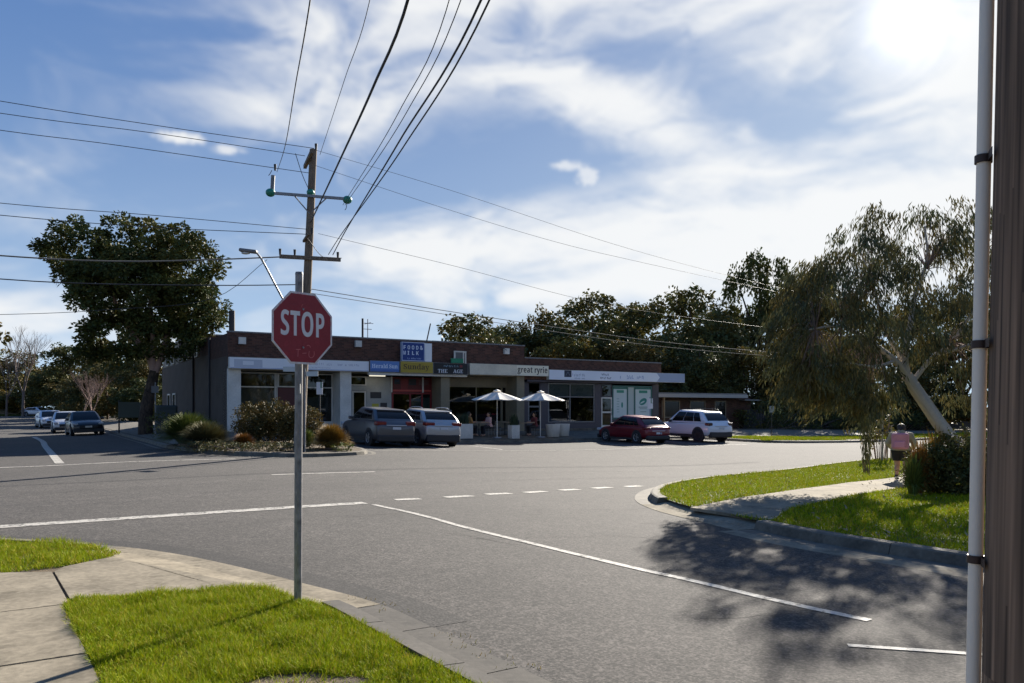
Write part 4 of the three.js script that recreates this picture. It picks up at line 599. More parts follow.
// ================================================================== small street signs
function signPost(name, label, X, d, h, plates, tint) { const y = G(X, d) + .1; const t = thing(name, label, 'sign', [X, y, -d], 0); mesh('post', cyl(V(0, -.3, 0), V(0, h, 0), .03, .03, 10), tint || M.galv, t); plates.forEach(([x, yy, w, hh, turn, mat, n]) => { const p = mesh(n || 'sign_plate', bx(-w / 2, w / 2, -hh / 2, hh / 2, 0, .02), mat, t); p.position.set(x, yy, .035); p.rotation.y = turn; }); return t; }
{
  const name = (txt) => panelMat(512, 96, (c, w, h) => { c.fillStyle = '#b9c0bf'; c.fillRect(0, 0, w, h); c.fillStyle = '#2d4a42'; strokes(c, 26, 70, 450, 46, 9, txt); });
  const park = panelMat(128, 256, (c, w, h) => { c.fillStyle = '#c9ccd0'; c.fillRect(0, 0, w, h); c.strokeStyle = '#5a8068'; c.lineWidth = 8; c.strokeRect(8, 8, w - 16, h - 16); c.fillStyle = '#49755c'; strokes(c, 22, 110, 88, 64, 2, 17); c.fillRect(20, 150, 88, 12); c.fillRect(20, 190, 70, 12); });
  let x = -7.25, d = 28.0;
  signPost('street_name_sign', 'two street name blades on a thin post just right of the stop post', x, d, 2.95, [[-.50, 2.92, .48, .17, .3, name(15), 'name_blade'], [.27, 2.76, .48, .17, -.35, name(16), 'name_blade']]);
  [x, d] = uv(-2.6, 8.0); signPost('parking_sign', 'white parking sign on a dark post before the first shop', x, d, 2.55, [[0, 2.3, .26, .52, .1, park]], M.plastic);
  [x, d] = uv(19.2, 4.0); signPost('parking_sign', 'white parking sign on a blue post behind the red car', x, d, 2.45, [[0, 2.05, .34, .62, .1, park]], std([.18, .22, .36], .5));
  [x, d] = uv(28.6, 5.2); signPost('parking_sign', 'small round-topped grey sign on a post right of the white car', x, d, 2.0, [[0, 1.85, .3, .42, .1, std([.25, .26, .30], .5)]], M.plastic);
  [x, d] = [15.4, 34.5]; signPost('street_sign', 'thin grey post with a pale plate behind the staked saplings', x, d, 3.1, [[0, 2.7, .22, .42, .2, M.galv]]);
  [x, d] = uv(-7.7, -2.0); signPost('street_sign', 'grey rounded sign on a post beside the corner building wall', x, d, 2.8, [[0, 2.45, .34, .34, .2, std([.12, .11, .10], .6)]]);
  [x, d] = uv(-6.6, -6.2); { const t = thing('utility_cabinet', 'dark green utility cabinet beneath the dense tree', 'cabinet', [x, G(x, d) + .1, -d], TURN); mesh('cabinet', rbx(-.55, .55, 0, 1.65, -.3, .3, .12), std([.03, .04, .035], .6), t); mesh('door', bx(-.42, .42, .2, 1.4, .3, .312), std([.04, .05, .045], .6), t); }
  [x, d] = uv(-7.6, -13); { const t = thing('street_sign', 'pale green board beside the parked dark car', 'sign', [x, G(x, d) + .1, -d], TURN); for (const q of [-.7, .7]) mesh('post', bx(q - .04, q + .04, 0, 2.0, -.04, .04), M.plastic, t); mesh('board', bx(-.75, .75, .95, 1.9, .05, .09), std([.09, .11, .095], .7), t); }
}
// ================================================================== cafe furniture
const hS = (u, v) => { const [x, d] = uv(u, v); return hC(x, d) + .012; };
function put(u, v, dy = 0) { const [x, d] = uv(u, v); return [x, hC(x, d) + .012 + dy, -d]; }
function umbrella(label, u, v, s) {
  const t = thing('cafe_umbrella', label, 'umbrella', put(u, v), TURN + .35, 'white cafe umbrellas'); const H = 2.12, T = 2.58, R = 1.42 * s;
  mesh('pole', cyl(V(0, 0, 0), V(0, T + .08, 0), .028, .024, 10), M.whitePaint, t);
  mesh('base', [cyl(V(0, 0, 0), V(0, .07, 0), .28, .26, 24)], M.steel, t);
  const n = 8, seg = 7, pos = []; const P = (a, k) => { const f = k / seg, r = R * f; const c = Math.cos(a), q = Math.sin(a); return [r * c, T - (T - H) * (f * .9 + .1 * f * f), r * q]; };
  for (let i = 0; i < n; i++) for (let j = 0; j < 4; j++) for (let k = 0; k < seg; k++) { const A = (i + j / 4) / n * 6.28318, B = (i + (j + 1) / 4) / n * 6.28318; const rr = (a) => { const m = (a / 6.28318 * n) % 1; return Math.cos(Math.PI / n) / Math.cos((m - .5) * 2 * Math.PI / n); }; const Q = (a, kk) => { const p = P(a, kk), s2 = rr(a); const m = (a / 6.28318 * n) % 1; return [p[0] * s2, p[1] - .05 * (kk / seg) * Math.sin(Math.PI * m), p[2] * s2]; }; const a = Q(A, k), b = Q(B - 1e-5, k), c = Q(B - 1e-5, k + 1), d = Q(A, k + 1); pos.push(...a, ...c, ...b, ...a, ...d, ...c); }
  const g = new THREE.BufferGeometry(); g.setAttribute('position', new THREE.Float32BufferAttribute(pos, 3)); g.computeVertexNormals(); mesh('canopy', g, phy([.84, .78, .68], .85, { transmission: .35, thickness: 0 }), t);
  for (let i = 0; i < n; i++) { const a = i / n * 6.28318; mesh('rib', cyl(V(0, T - .03, 0), V(R * .98 * Math.cos(a), H - .02, R * .98 * Math.sin(a)), .009, .007, 5), M.whitePaint, t); }
  mesh('vent', new THREE.ConeGeometry(.24, .12, 8, 1, true).translate(0, T + .05, 0), phy([.84, .78, .68], .85, { transmission: .35, thickness: 0 }), t);
  return t;
}
umbrella('left white cafe umbrella over the seated people', 8.9, 3.2, 1); umbrella('right white cafe umbrella beside the round planters', 11.75, 3.2, 1);
function table(label, u, v) { const t = thing('cafe_table', label, 'table', put(u, v), TURN, 'cafe tables'); mesh('tabletop', bx(-.35, .35, .71, .745, -.35, .35), std([.25, .2, .15], .6), t); mesh('stem', cyl(V(0, 0, 0), V(0, .71, 0), .03), M.plastic, t); mesh('foot', [bx(-.28, .28, 0, .03, -.03, .03)], M.plastic, t); }
function chair(label, u, v, a) { const t = thing('cafe_chair', label, 'chair', put(u, v), TURN + a, 'cafe chairs'); mesh('seat', rbx(-.21, .21, .43, .47, -.21, .21, .015), M.plastic, t); mesh('backrest', rbx(-.21, .21, .6, .86, .19, .22, .012), M.plastic, t); for (const [x, z, h] of [[-.19, -.19, .43], [.19, -.19, .43], [-.19, .2, .86], [.19, .2, .86]]) mesh('leg', cyl(V(x, 0, z), V(x, h, z), .012, .012, 6), M.steel, t); }
table('small cafe table under the left umbrella', 8.15, 2.5); table('small cafe table between the umbrellas', 10.0, 2.2); table('small cafe table under the right umbrella', 11.3, 2.4);
chair('black cafe chair left of the left umbrella table', 7.45, 2.5, Math.PI / 2 + 3.14); chair('black cafe chair right of the left umbrella table', 8.85, 2.5, Math.PI / 2); chair('black cafe chair left of the middle table', 9.4, 2.2, -Math.PI / 2); chair('black cafe chair right of the middle table', 10.6, 2.2, Math.PI / 2); chair('black cafe chair right of the right umbrella table', 11.95, 2.4, Math.PI / 2);
{
  const pot = (label, u, v, w, h, dp) => { const t = thing('planter_box', label, 'planter', put(u, v), TURN, 'white cafe planters'); mesh('box', [bx(-w / 2, w / 2, 0, h, -dp / 2, -dp / 2 + .04), bx(-w / 2, w / 2, 0, h, dp / 2 - .04, dp / 2), bx(-w / 2, -w / 2 + .04, 0, h, -dp / 2 + .04, dp / 2 - .04), bx(w / 2 - .04, w / 2, 0, h, -dp / 2 + .04, dp / 2 - .04)], M.whitePaint, t); mesh('soil', bx(-w / 2 + .04, w / 2 - .04, 0, h - .08, -dp / 2 + .04, dp / 2 - .04), M.soil, t); return [t, w, h, dp]; };
  const a = pot('large white planter box left of the seated people', 6.7, 3.3, .95, .78, .6); const b = pot('narrow white planter box between the umbrellas', 9.85, 3.4, .5, .74, .45);
  const r = rng(31); for (const [t, w, h, dp] of [a, b]) { const L = []; for (let i = 0; i < 90; i++) { const g = tuftLeaf.clone(); g.scale(.07, .35 + .4 * r(), .35); g.rotateX(-r() * .6); g.rotateY(r() * 6.3); g.translate((r() - .5) * w * .7, h - .1, (r() - .5) * dp * .6); L.push(g); } mesh('plant', L, phy([.03, .05, .02], .7), t); }
  const tub = (label, u, v, r0) => { const t = thing('planter_tub', label, 'planter', put(u, v), 0, 'round white planters'); mesh('tub', new THREE.LatheGeometry([[0, .02], [r0 * .86, 0], [r0, .72], [r0 - .05, .72], [r0 - .07, .6], [0, .6]].map(p => new THREE.Vector2(...p)), 28), M.whitePaint, t); mesh('soil', cyl(V(0, .58, 0), V(0, .62, 0), r0 - .075, r0 - .075, 20), M.soil, t); };
  tub('round white planter tub nearest the right umbrella pole', 12.75, 3.0, .42); tub('round white planter tub at the right end of the cafe seating', 13.55, 2.8, .44);
  const bl = thing('screen_board', 'grey screen panel between the silver car and the cafe', 'screen', put(5.85, 2.9), TURN); mesh('panel', bx(-.4, .4, .05, 1.45, -.02, .02), std([.20, .19, .18], .7), bl); for (const q of [-.36, .36]) mesh('foot', bx(q - .03, q + .03, 0, .05, -.2, .2), M.steel, bl);
}

// ================================================================== cars (nose towards -z)
function carModel(o) {
  const { L, W, H } = o, hw = W / 2, belt = o.belt, t = new THREE.Group(), paint = o.paint, wr = o.wr || .34, zr = L / 2, ax = [o.wbF, o.wbR];
  // lower body: rings along the length
  const st = o.stations; const ring = s => { const [z, w, y0, y1, cr] = s; const pts = []; const prof = [[0, y0], [w * .82, y0], [w * .97, y0 + .09], [w, y0 + (y1 - y0) * .35], [w * 1.0, y0 + (y1 - y0) * .62], [w * .975, y1 - .10], [w * .93, y1 - .025], [w * .80, y1 + cr * .4], [w * .4, y1 + cr * .85], [0, y1 + cr]]; for (const p of prof) pts.push([p[0], p[1], z]); for (let i = prof.length - 2; i > 0; i--) pts.push([-prof[i][0], prof[i][1], z]); return pts; };
  const rs = st.map(ring), n = rs[0].length, pos = [], idx = []; rs.forEach(r => r.forEach(p => pos.push(...p)));
  for (let i = 0; i < rs.length - 1; i++) for (let j = 0; j < n; j++) { const a = i * n + j, b = i * n + (j + 1) % n; idx.push(a, b, a + n, b, b + n, a + n); }
  for (const [e, f] of [[0, 1], [rs.length - 1, 0]]) { const c = pos.length / 3; const s = st[e]; pos.push(0, (s[2] + s[3]) / 2, s[0] + (f ? .03 : -.03)); for (let j = 0; j < n; j++) { const a = e * n + j, b = e * n + (j + 1) % n; idx.push(...(f ? [c, b, a] : [c, a, b])); } }
  const g = new THREE.BufferGeometry(); g.setAttribute('position', new THREE.Float32BufferAttribute(pos, 3)); g.setIndex(idx); g.computeVertexNormals(); mesh('body', g, paint, t);
  // cabin
  const C = o.cab; // zb0 rear belt, zb1 front belt, zr0 rear roof, zr1 front roof
  const xb = hw * .955, xr = hw * .76, yb = belt - .03, yr = H - .045; const lev = [[0, 0], [.35, .02], [.75, .012], [1, 0]];
  const cr = (f) => { const e = f[0], x = lerp(xb, xr, e) + f[1] * 1.5, z0 = lerp(C[0], C[2], e) + f[1], z1 = lerp(C[1], C[3], e) - f[1], c = .16, sl = o.drop ?? .08, y0 = lerp(yb, yr, e), zc = z => y0 - e * sl * clamp((z - C[3]) / (C[2] - C[3] + .01)); return [[x - c, zc(z0), z0], [x - .03, zc(z0 - .06), z0 - .06], [x, zc(z0 - c * 1.4), z0 - c * 1.4], [x, zc(lerp(z0, z1, .5)), lerp(z0, z1, .5)], [x, zc(z1 + c * 1.8), z1 + c * 1.8], [x - .04, zc(z1 + .10), z1 + .10], [x - c * 1.2, zc(z1), z1], [-(x - c * 1.2), zc(z1), z1], [-(x - .04), zc(z1 + .10), z1 + .10], [-x, zc(z1 + c * 1.8), z1 + c * 1.8], [-x, zc(lerp(z0, z1, .5)), lerp(z0, z1, .5)], [-x, zc(z0 - c * 1.4), z0 - c * 1.4], [-(x - .03), zc(z0 - .06), z0 - .06], [-(x - c), zc(z0), z0]]; };
  const rings = lev.map(cr); { const top = cr([1, 0]); const sc = (k, y) => top.map(p => [p[0] * k, p[1] + (y - yr), lerp((C[2] + C[3]) / 2, p[2], k)]); rings.push(sc(.95, H - .018), sc(.7, H - .002), sc(.3, H)); }
  { const pos = [], idx = [], n = rings[0].length; rings.forEach(r => r.forEach(p => pos.push(...p))); for (let i = 0; i < rings.length - 1; i++) for (let j = 0; j < n; j++) { const a = i * n + j, b = i * n + (j + 1) % n; idx.push(a, a + n, b, b, a + n, b + n); } const q = rings.length - 1, c = pos.length / 3; pos.push(0, H - .03, (C[2] + C[3]) / 2); for (let j = 0; j < n; j++) idx.push(q * n + j, c, q * n + (j + 1) % n); const g = new THREE.BufferGeometry(); g.setAttribute('position', new THREE.Float32BufferAttribute(pos, 3)); g.setIndex(idx); g.computeVertexNormals(); mesh('cabin', g, paint, t); }
  // glass quads lying just proud of the cabin
  const quad = (a, b, c, d, nx, ny, nz) => { const k = .009, n = 6, pos = [], idx = []; for (let i = 0; i <= n; i++) for (let j = 0; j <= n; j++) { const u = i / n, v = j / n; const bul = .022 * Math.sin(Math.PI * Math.min(1, v * 1.05)); for (let q = 0; q < 3; q++) pos.push(lerp(lerp(a[q], b[q], u), lerp(d[q], c[q], u), v) + [nx, ny, nz][q] * (k + bul)); } for (let i = 0; i < n; i++) for (let j = 0; j < n; j++) { const A = i * (n + 1) + j; idx.push(A, A + n + 1, A + n + 2, A, A + n + 2, A + 1); } const g = new THREE.BufferGeometry(); g.setAttribute('position', new THREE.Float32BufferAttribute(pos, 3)); g.setIndex(idx); g.computeVertexNormals(); return g; };
  const side = (s, f, e) => { const zb = f2 => lerp(C[1] + .30, C[0] - .26, f2), zt = f2 => lerp(C[3] + .16, C[2] - .16, f2); const l = .12, h = .90; const pt = (ff, v) => [s * lerp(xb, xr, v), lerp(yb, yr - .07 * ff, v), lerp(zb(ff), zt(ff), v)]; return quad(pt(f, l), pt(e, l), pt(e, h), pt(f, h), s * 1.3, .25, 0); };
  for (const s of [-1, 1]) for (const [a, b] of o.win) mesh('side_window', side(s, a, b), M.tint, t);
  const rearPt = (x, v) => [x * lerp(xb - .09, xr - .05, v), lerp(yb, yr - .08, v), lerp(C[0], C[2], v)], frontPt = (x, v) => [x * lerp(xb - .14, xr - .10, v), lerp(yb, yr, v), lerp(C[1], C[3], v)];
  mesh('rear_window', quad(rearPt(-1, .20), rearPt(1, .20), rearPt(1, .84), rearPt(-1, .84), 0, .3, 1), M.tint, t);
  mesh('windscreen', quad(frontPt(-1, .06), frontPt(1, .06), frontPt(1, .93), frontPt(-1, .93), 0, .5, -1), M.tint, t);
  // wheels, arches
  for (const z of ax) for (const s of [-1, 1]) {
    const w = new THREE.Group(); w.name = 'wheel'; w.position.set(s * (hw - .095), wr, z); t.add(w);
    const ty = new THREE.LatheGeometry([[wr * .62, -.11], [wr * .93, -.11], [wr, -.075], [wr, .075], [wr * .93, .11], [wr * .62, .11]].map(p => new THREE.Vector2(...p)), 28); ty.rotateZ(Math.PI / 2); mesh('tyre', ty, M.rubber, w);
    const sp = [cyl(V(-.10, 0, 0), V(.06 * 1, 0, 0), wr * .2, wr * .2, 12)]; const hub = []; for (let k = 0; k < 5; k++) { const a = k / 5 * 6.283; hub.push(beam(V(s * .085, 0, 0), V(s * .085, Math.sin(a) * wr * .62, Math.cos(a) * wr * .62), .03, .075)); } const rim = new THREE.TorusGeometry(wr * .63, .022, 6, 24); rim.rotateY(Math.PI / 2); rim.translate(s * .09, 0, 0); mesh('rim', [...hub, rim, cyl(V(s * .06, 0, 0), V(s * .1, 0, 0), .06, .06, 10)], o.rim || M.aluminium, w); mesh('brake_disc', cyl(V(s * .0, 0, 0), V(s * .04, 0, 0), wr * .6, wr * .6, 20), M.plastic, w);
    const arch = new THREE.RingGeometry(wr * .9, wr * 1.26, 24, 1, -.15, Math.PI + .3); const ag = new THREE.CylinderGeometry(wr * 1.17, wr * 1.17, .12, 24, 1, false, 0, Math.PI * 2); ag.rotateZ(Math.PI / 2); ag.translate(s * (hw - .055), wr + .01, z); mesh('wheel_arch', ag, M.plastic, t);
  }
  // trim
  const sill = o.clad || .1; for (const s of [-1, 1]) mesh('sill', bx(s > 0 ? hw * .9 : -hw * 1.005, s > 0 ? hw * 1.005 : -hw * .9, o.gc, o.gc + sill, ax[0] + wr * 1.2, ax[1] - wr * 1.2), M.plastic, t);
  mesh('rear_bumper', rbx(-hw * .90, hw * .90, o.gc, o.gc + o.bump, zr - .2, zr + .03, .08), M.plastic, t);
  mesh('front_bumper', rbx(-hw * .9, hw * .9, o.gc, o.gc + .22, -zr - .03, -zr + .16, .04), M.plastic, t);
  mesh('front_grille', rbx(-hw * .55, hw * .55, o.gc + .26, o.gc + .44, -zr - .045, -zr + .05, .02), M.plastic, t);
  const tl = std([.17, .010, .010], .25); for (const s of [-1, 1]) { const [yl, hl, wl] = o.tail; mesh('tail_light', rbx(s > 0 ? hw * .97 - wl : -hw * .97, s > 0 ? hw * .97 : -hw * .97 + wl, yl, yl + hl, zr - .38, zr - .03, .05), o.tailMat || tl, t); mesh('headlight', rbx(s > 0 ? hw * .62 : -hw * .93, s > 0 ? hw * .93 : -hw * .62, belt - .32, belt - .18, -zr - .02, -zr + .25, .04), phy([.5, .52, .55], .1), t); }
  for (const s of [-1, 1]) mesh('mirror', rbx(s > 0 ? hw * .98 : -hw * .98 - .2, s > 0 ? hw * .98 + .2 : -hw * .98, belt - .02, belt + .13, C[1] + .42, C[1] + .54, .05), o.mirror || paint, t);
  mesh('rear_plate', bx(-.19, .19, o.plateY, o.plateY + .11, zr + .025, zr + .04), panelMat(256, 80, (c, w, h) => { c.fillStyle = '#c5c9cf'; c.fillRect(0, 0, w, h); c.fillStyle = '#34436e'; strokes(c, 18, 60, 220, 44, 6, o.plate); }), t);
  mesh('front_plate', bx(-.19, .19, o.gc + .3, o.gc + .41, -zr - .06, -zr - .045), M.whitePaint, t);
  mesh('tailgate_strip', rbx(-hw * .5, hw * .5, o.plateY + .16, o.plateY + .195, zr - .03, zr + .012, .012), M.aluminium, t); mesh('rear_wiper', beam(V(0, belt + .08, C[0] + .0), V(-.34, belt + .16, C[0] - .06), .014, .014), M.plastic, t);
  mesh('roof_spoiler', (() => { const g = rbx(-xr * .93, xr * .93, H - .15, H - .115, C[2] - .10, C[2] + .10, .02); return g; })(), paint, t);
  if (o.rails) for (const s of [-1, 1]) mesh('roof_rail', tube([V(s * xr * .93, H - .02, C[2] - .15), V(s * xr * .93, H + .045, C[2] - .4), V(s * xr * .93, H + .045, C[3] + .45), V(s * xr * .93, H - .02, C[3] + .2)], .016, 20, 6), o.rails, t);
  const hd = o.win.slice(0, 2); for (const s of [-1, 1]) for (const z of [lerp(C[1] + .3, C[0], .40), lerp(C[1] + .3, C[0], .14)]) mesh('door_handle', rbx(s > 0 ? hw * .985 : -hw * .985 - .025, s > 0 ? hw * .985 + .025 : -hw * .985, belt - .17, belt - .135, z + .32, z + .52, .01), paint, t);
  return t;
}
const carPaint = (c, m = .25) => phy(c, .38, { metalness: m, clearcoat: .5, clearcoatRoughness: .15 });
function suv(paint, o = {}) { const L = o.L || 4.6, W = o.W || 1.86, H = o.H || 1.69, z = L / 2, gc = o.gc || .2, b = o.belt || 1.02; return carModel({ L, W, H, belt: b, gc, paint, wr: o.wr || .36, wbF: -z + .92, wbR: z - .88, cab: [z - .16, -z + 1.22, z - .72, -z + 2.02], win: [[.03, .375], [.388, .70], [.713, .93]], stations: [[z, W / 2 * .84, gc + .24, b - .30, .0], [z - .05, W / 2 * .92, gc + .12, b - .17, .01], [z - .15, W / 2 * .955, gc + .06, b - .05, .02], [z - .45, W / 2 * .985, gc + .04, b, .02], [z - 1.2, W / 2, gc, b + .0, .02], [.2, W / 2, gc, b - .02, .02], [-z + 1.5, W / 2, gc, b - .03, .04], [-z + 1.1, W / 2 * .995, gc, b - .06, .06], [-z + .5, W / 2 * .97, gc + .03, b - .13, .07], [-z + .15, W / 2 * .90, gc + .06, b - .22, .05], [-z + .02, W / 2 * .80, gc + .14, b - .34, .02]], tail: o.tail || [.80, .17, .40], plateY: o.plateY || .72, bump: o.bump || .32, clad: .16, ...o }); }
function place(t, name, label, X, d, turn, group) { t.name = numbered(name); t.position.set(X, G(X, d), -d); t.rotation.y = turn; const e = .8, gx = (G(X + e, d) - G(X - e, d)) / (2 * e), gd = (G(X, d + e) - G(X, d - e)) / (2 * e); const q = new THREE.Quaternion().setFromUnitVectors(V(0, 1, 0), V(-gx, 1, gd).normalize()); t.quaternion.premultiply(q); scene.add(t); return tag(t, label, 'car', group); }
{
  const bay = 'cars nosed in to the shops';
  let p = uv(1.19 - .93, 9.4 - 2.28); place(suv(carPaint([.085, .085, .09]), { plate: 25, belt: 1.13, tail: [.90, .18, .46], plateY: .74 }), 'parked_car', 'dark grey parked wagon nearest the golden tussock', ...p, TURN, bay);
  p = uv(3.66 - .93, 9.0 - 2.32); place(suv(carPaint([.40, .40, .40], .45), { plate: 21, H: 1.70, rails: M.aluminium, bump: .36, belt: 1.14, tail: [.92, .16, .48], plateY: .76 }), 'parked_car', 'silver parked wagon beside the dark grey one', ...p, TURN, bay);
  const zr = 2.15; p = uv(16.5 - .9, 8.8 - 2.15);
  place(carModel({ L: 4.3, W: 1.8, H: 1.50, belt: .93, gc: .19, paint: carPaint([.16, .006, .016]), wr: .33, wbF: -zr + .88, wbR: zr - .78, cab: [zr - .12, -zr + 1.05, zr - .80, -zr + 1.95], win: [[.04, .405], [.42, .75], [.765, .92]], stations: [[zr, .74, .42, .68, .0], [zr - .05, .82, .32, .80, .01], [zr - .15, .86, .26, .91, .02], [zr - .5, .89, .22, .94, .02], [.8, .9, .19, .93, .02], [0, .9, .19, .92, .02], [-zr + 1.3, .9, .19, .90, .04], [-zr + .9, .89, .2, .86, .06], [-zr + .45, .86, .22, .78, .07], [-zr + .12, .78, .26, .68, .05], [-zr + .02, .68, .32, .56, .02]], tail: [.74, .13, .36], plateY: .5, bump: .26, plate: 22 }), 'parked_car', 'dark red parked hatchback in front of the green poster windows', ...p, TURN, bay);
  p = uv(20.8 - .96, 9.2 - 2.35); place(suv(carPaint([.70, .71, .73], .05), { L: 4.72, W: 1.92, H: 1.80, belt: 1.10, gc: .26, wr: .39, plate: 27, rails: M.plastic, tail: [.92, .17, .30], tailMat: std([.05, .012, .014], .2), bump: .34, mirror: M.plastic, rim: M.plastic }), 'parked_car', 'white parked four wheel drive right of the red hatchback', ...p, TURN, bay);
  // left road, facing us
  const road = 'cars on the left road';
  p = uv(-9.9, -17.5); place(suv(carPaint([.018, .020, .026]), { H: 1.52, plate: 23, belt: .98 }), 'parked_car', 'black car parked facing us beneath the dense tree', ...p, TURN + Math.PI + .05, road);
  p = uv(-10.6, -25); place(suv(carPaint([.55, .56, .58], .1), { H: 1.5, plate: 26, belt: .97 }), 'parked_car', 'silver car showing only its side behind the black car', ...p, TURN + Math.PI, road);
  p = uv(-11.3, -38); place(suv(carPaint([.62, .63, .66], .05), { H: 1.48, plate: 28, belt: .95 }), 'moving_car', 'white car driving towards us behind the black car', ...p, TURN + Math.PI + .1, road);
  p = uv(-11.2, -100); place(suv(carPaint([.6, .6, .62], .1), { H: 1.42, plate: 24, belt: .93 }), 'parked_car', 'tiny pale car far up the left road', ...p, TURN + Math.PI + .75, road);
}
// ================================================================== people
function nets(f, b0, b1, cell) {   // surface of f = 0 (inside negative) by surface nets
  const n = [0, 1, 2].map(i => Math.ceil((b1[i] - b0[i]) / cell) + 1), F = new Float32Array(n[0] * n[1] * n[2]), I = (x, y, z) => x + n[0] * (y + n[1] * z);
  for (let z = 0; z < n[2]; z++) for (let y = 0; y < n[1]; y++) for (let x = 0; x < n[0]; x++) F[I(x, y, z)] = f(b0[0] + x * cell, b0[1] + y * cell, b0[2] + z * cell);
  const vi = new Int32Array(F.length).fill(-1), pos = [], idx = []; const E = [[0, 1], [0, 2], [0, 4], [1, 3], [1, 5], [2, 3], [2, 6], [3, 7], [4, 5], [4, 6], [5, 7], [6, 7]];
  for (let z = 0; z < n[2] - 1; z++) for (let y = 0; y < n[1] - 1; y++) for (let x = 0; x < n[0] - 1; x++) { const c = []; let m = 0; for (let k = 0; k < 8; k++) { const v = F[I(x + (k & 1), y + ((k >> 1) & 1), z + (k >> 2))]; c.push(v); if (v < 0) m++; } if (m === 0 || m === 8) continue; let s = [0, 0, 0], q = 0; for (const [a, b] of E) if ((c[a] < 0) !== (c[b] < 0)) { const t = c[a] / (c[a] - c[b]); for (let i = 0; i < 3; i++) { const pa = (a >> i) & 1, pb = (b >> i) & 1; s[i] += pa + (pb - pa) * t; } q++; } vi[I(x, y, z)] = pos.length / 3; pos.push(b0[0] + (x + s[0] / q) * cell, b0[1] + (y + s[1] / q) * cell, b0[2] + (z + s[2] / q) * cell); }
  for (let z = 1; z < n[2] - 1; z++) for (let y = 1; y < n[1] - 1; y++) for (let x = 1; x < n[0] - 1; x++) { const a = F[I(x, y, z)]; const Q = (b, p, q, r, s) => { const ins = a < 0, out = F[b] < 0; if (ins === out) return; const A = vi[p], B = vi[q], C = vi[r], D = vi[s]; if (A < 0 || B < 0 || C < 0 || D < 0) return; if (ins) idx.push(A, B, C, A, C, D); else idx.push(A, C, B, A, D, C); }; Q(I(x + 1, y, z), I(x, y - 1, z - 1), I(x, y, z - 1), I(x, y, z), I(x, y - 1, z)); Q(I(x, y + 1, z), I(x - 1, y, z - 1), I(x - 1, y, z), I(x, y, z), I(x, y, z - 1)); Q(I(x, y, z + 1), I(x - 1, y - 1, z), I(x, y - 1, z), I(x, y, z), I(x - 1, y, z)); }
  const g = new THREE.BufferGeometry(); g.setAttribute('position', new THREE.Float32BufferAttribute(pos, 3)); g.setIndex(idx); g.computeVertexNormals(); return g;
}
const smin = (a, b, k) => { const h = clamp(.5 + .5 * (b - a) / k); return lerp(b, a, h) - k * h * (1 - h); };
function cap(a, b, r0, r1, sz = 1) { const d = [b[0] - a[0], b[1] - a[1], b[2] - a[2]], L = d[0] ** 2 + d[1] ** 2 + d[2] ** 2 || 1e-9; return (x, y, z) => { const px = x - a[0], py = y - a[1], pz = z - a[2], h = clamp((px * d[0] + py * d[1] + pz * d[2]) / L); return Math.hypot(px - d[0] * h, py - d[1] * h, (pz - d[2] * h) / sz) - lerp(r0, r1, h); }; }
const uni = (list, k) => (x, y, z) => { let v = 1e3; for (const f of list) v = smin(v, f(x, y, z), k); return v; };
const grow = (f, e) => (x, y, z) => f(x, y, z) - e;
const cut = (f, test) => (x, y, z) => Math.max(f(x, y, z), test(x, y, z));
const skin = std([.46, .27, .19], .6);
function hand(w, dir, s) {   // palm with five bent fingers
  const L = []; const [dx, dy, dz] = dir; const end = [w[0] + dx * .085, w[1] + dy * .085, w[2] + dz * .085]; L.push(cap(w, end, .026, .03, 1)); const fl = [.062, .074, .07, .055]; for (let i = 0; i < 4; i++) { const o = (i - 1.5) * .019; const a = [end[0], end[1], end[2] + o], m = [a[0] + dx * fl[i] * .5 - s * .006, a[1] + dy * fl[i] * .5, a[2] + dz * fl[i] * .5], e = [m[0] + dx * fl[i] * .4 - s * .022, m[1] + dy * fl[i] * .42, m[2] + dz * fl[i] * .4]; L.push(cap(a, m, .009, .0085), cap(m, e, .0085, .0075)); } const t0 = [w[0] + dx * .03, w[1] + dy * .03, w[2] + dz * .03 - .02]; const t1 = [t0[0] + dx * .035 - s * .008, t0[1] + dy * .035, t0[2] - .022]; L.push(cap(t0, t1, .011, .010), cap(t1, [t1[0] + dx * .028 - s * .008, t1[1] + dy * .03, t1[2] - .004], .010, .008)); return L;
}
function headParts(c) { const [x, y, z] = c; return [cap([x, y + .03, z + .01], [x, y - .02, z - .01], .085, .078), cap([x, y - .06, z - .045], [x, y - .085, z - .05], .042, .032), cap([x, y + .0, z - .09], [x, y - .03, z - .108], .009, .014), cap([x - .03, y - .055, z - .085], [x + .03, y - .055, z - .085], .010, .010), cap([x - .08, y, z + .01], [x - .085, y - .035, z + .01], .016, .012), cap([x + .08, y, z + .01], [x + .085, y - .035, z + .01], .016, .012)]; }
function eyes(t, c) { for (const s of [-1, 1]) { const g = new THREE.SphereGeometry(.012, 8, 6); g.translate(c[0] + s * .032, c[1] + .004, c[2] - .082); mesh('eye', g, M.darkPaint, t); } }
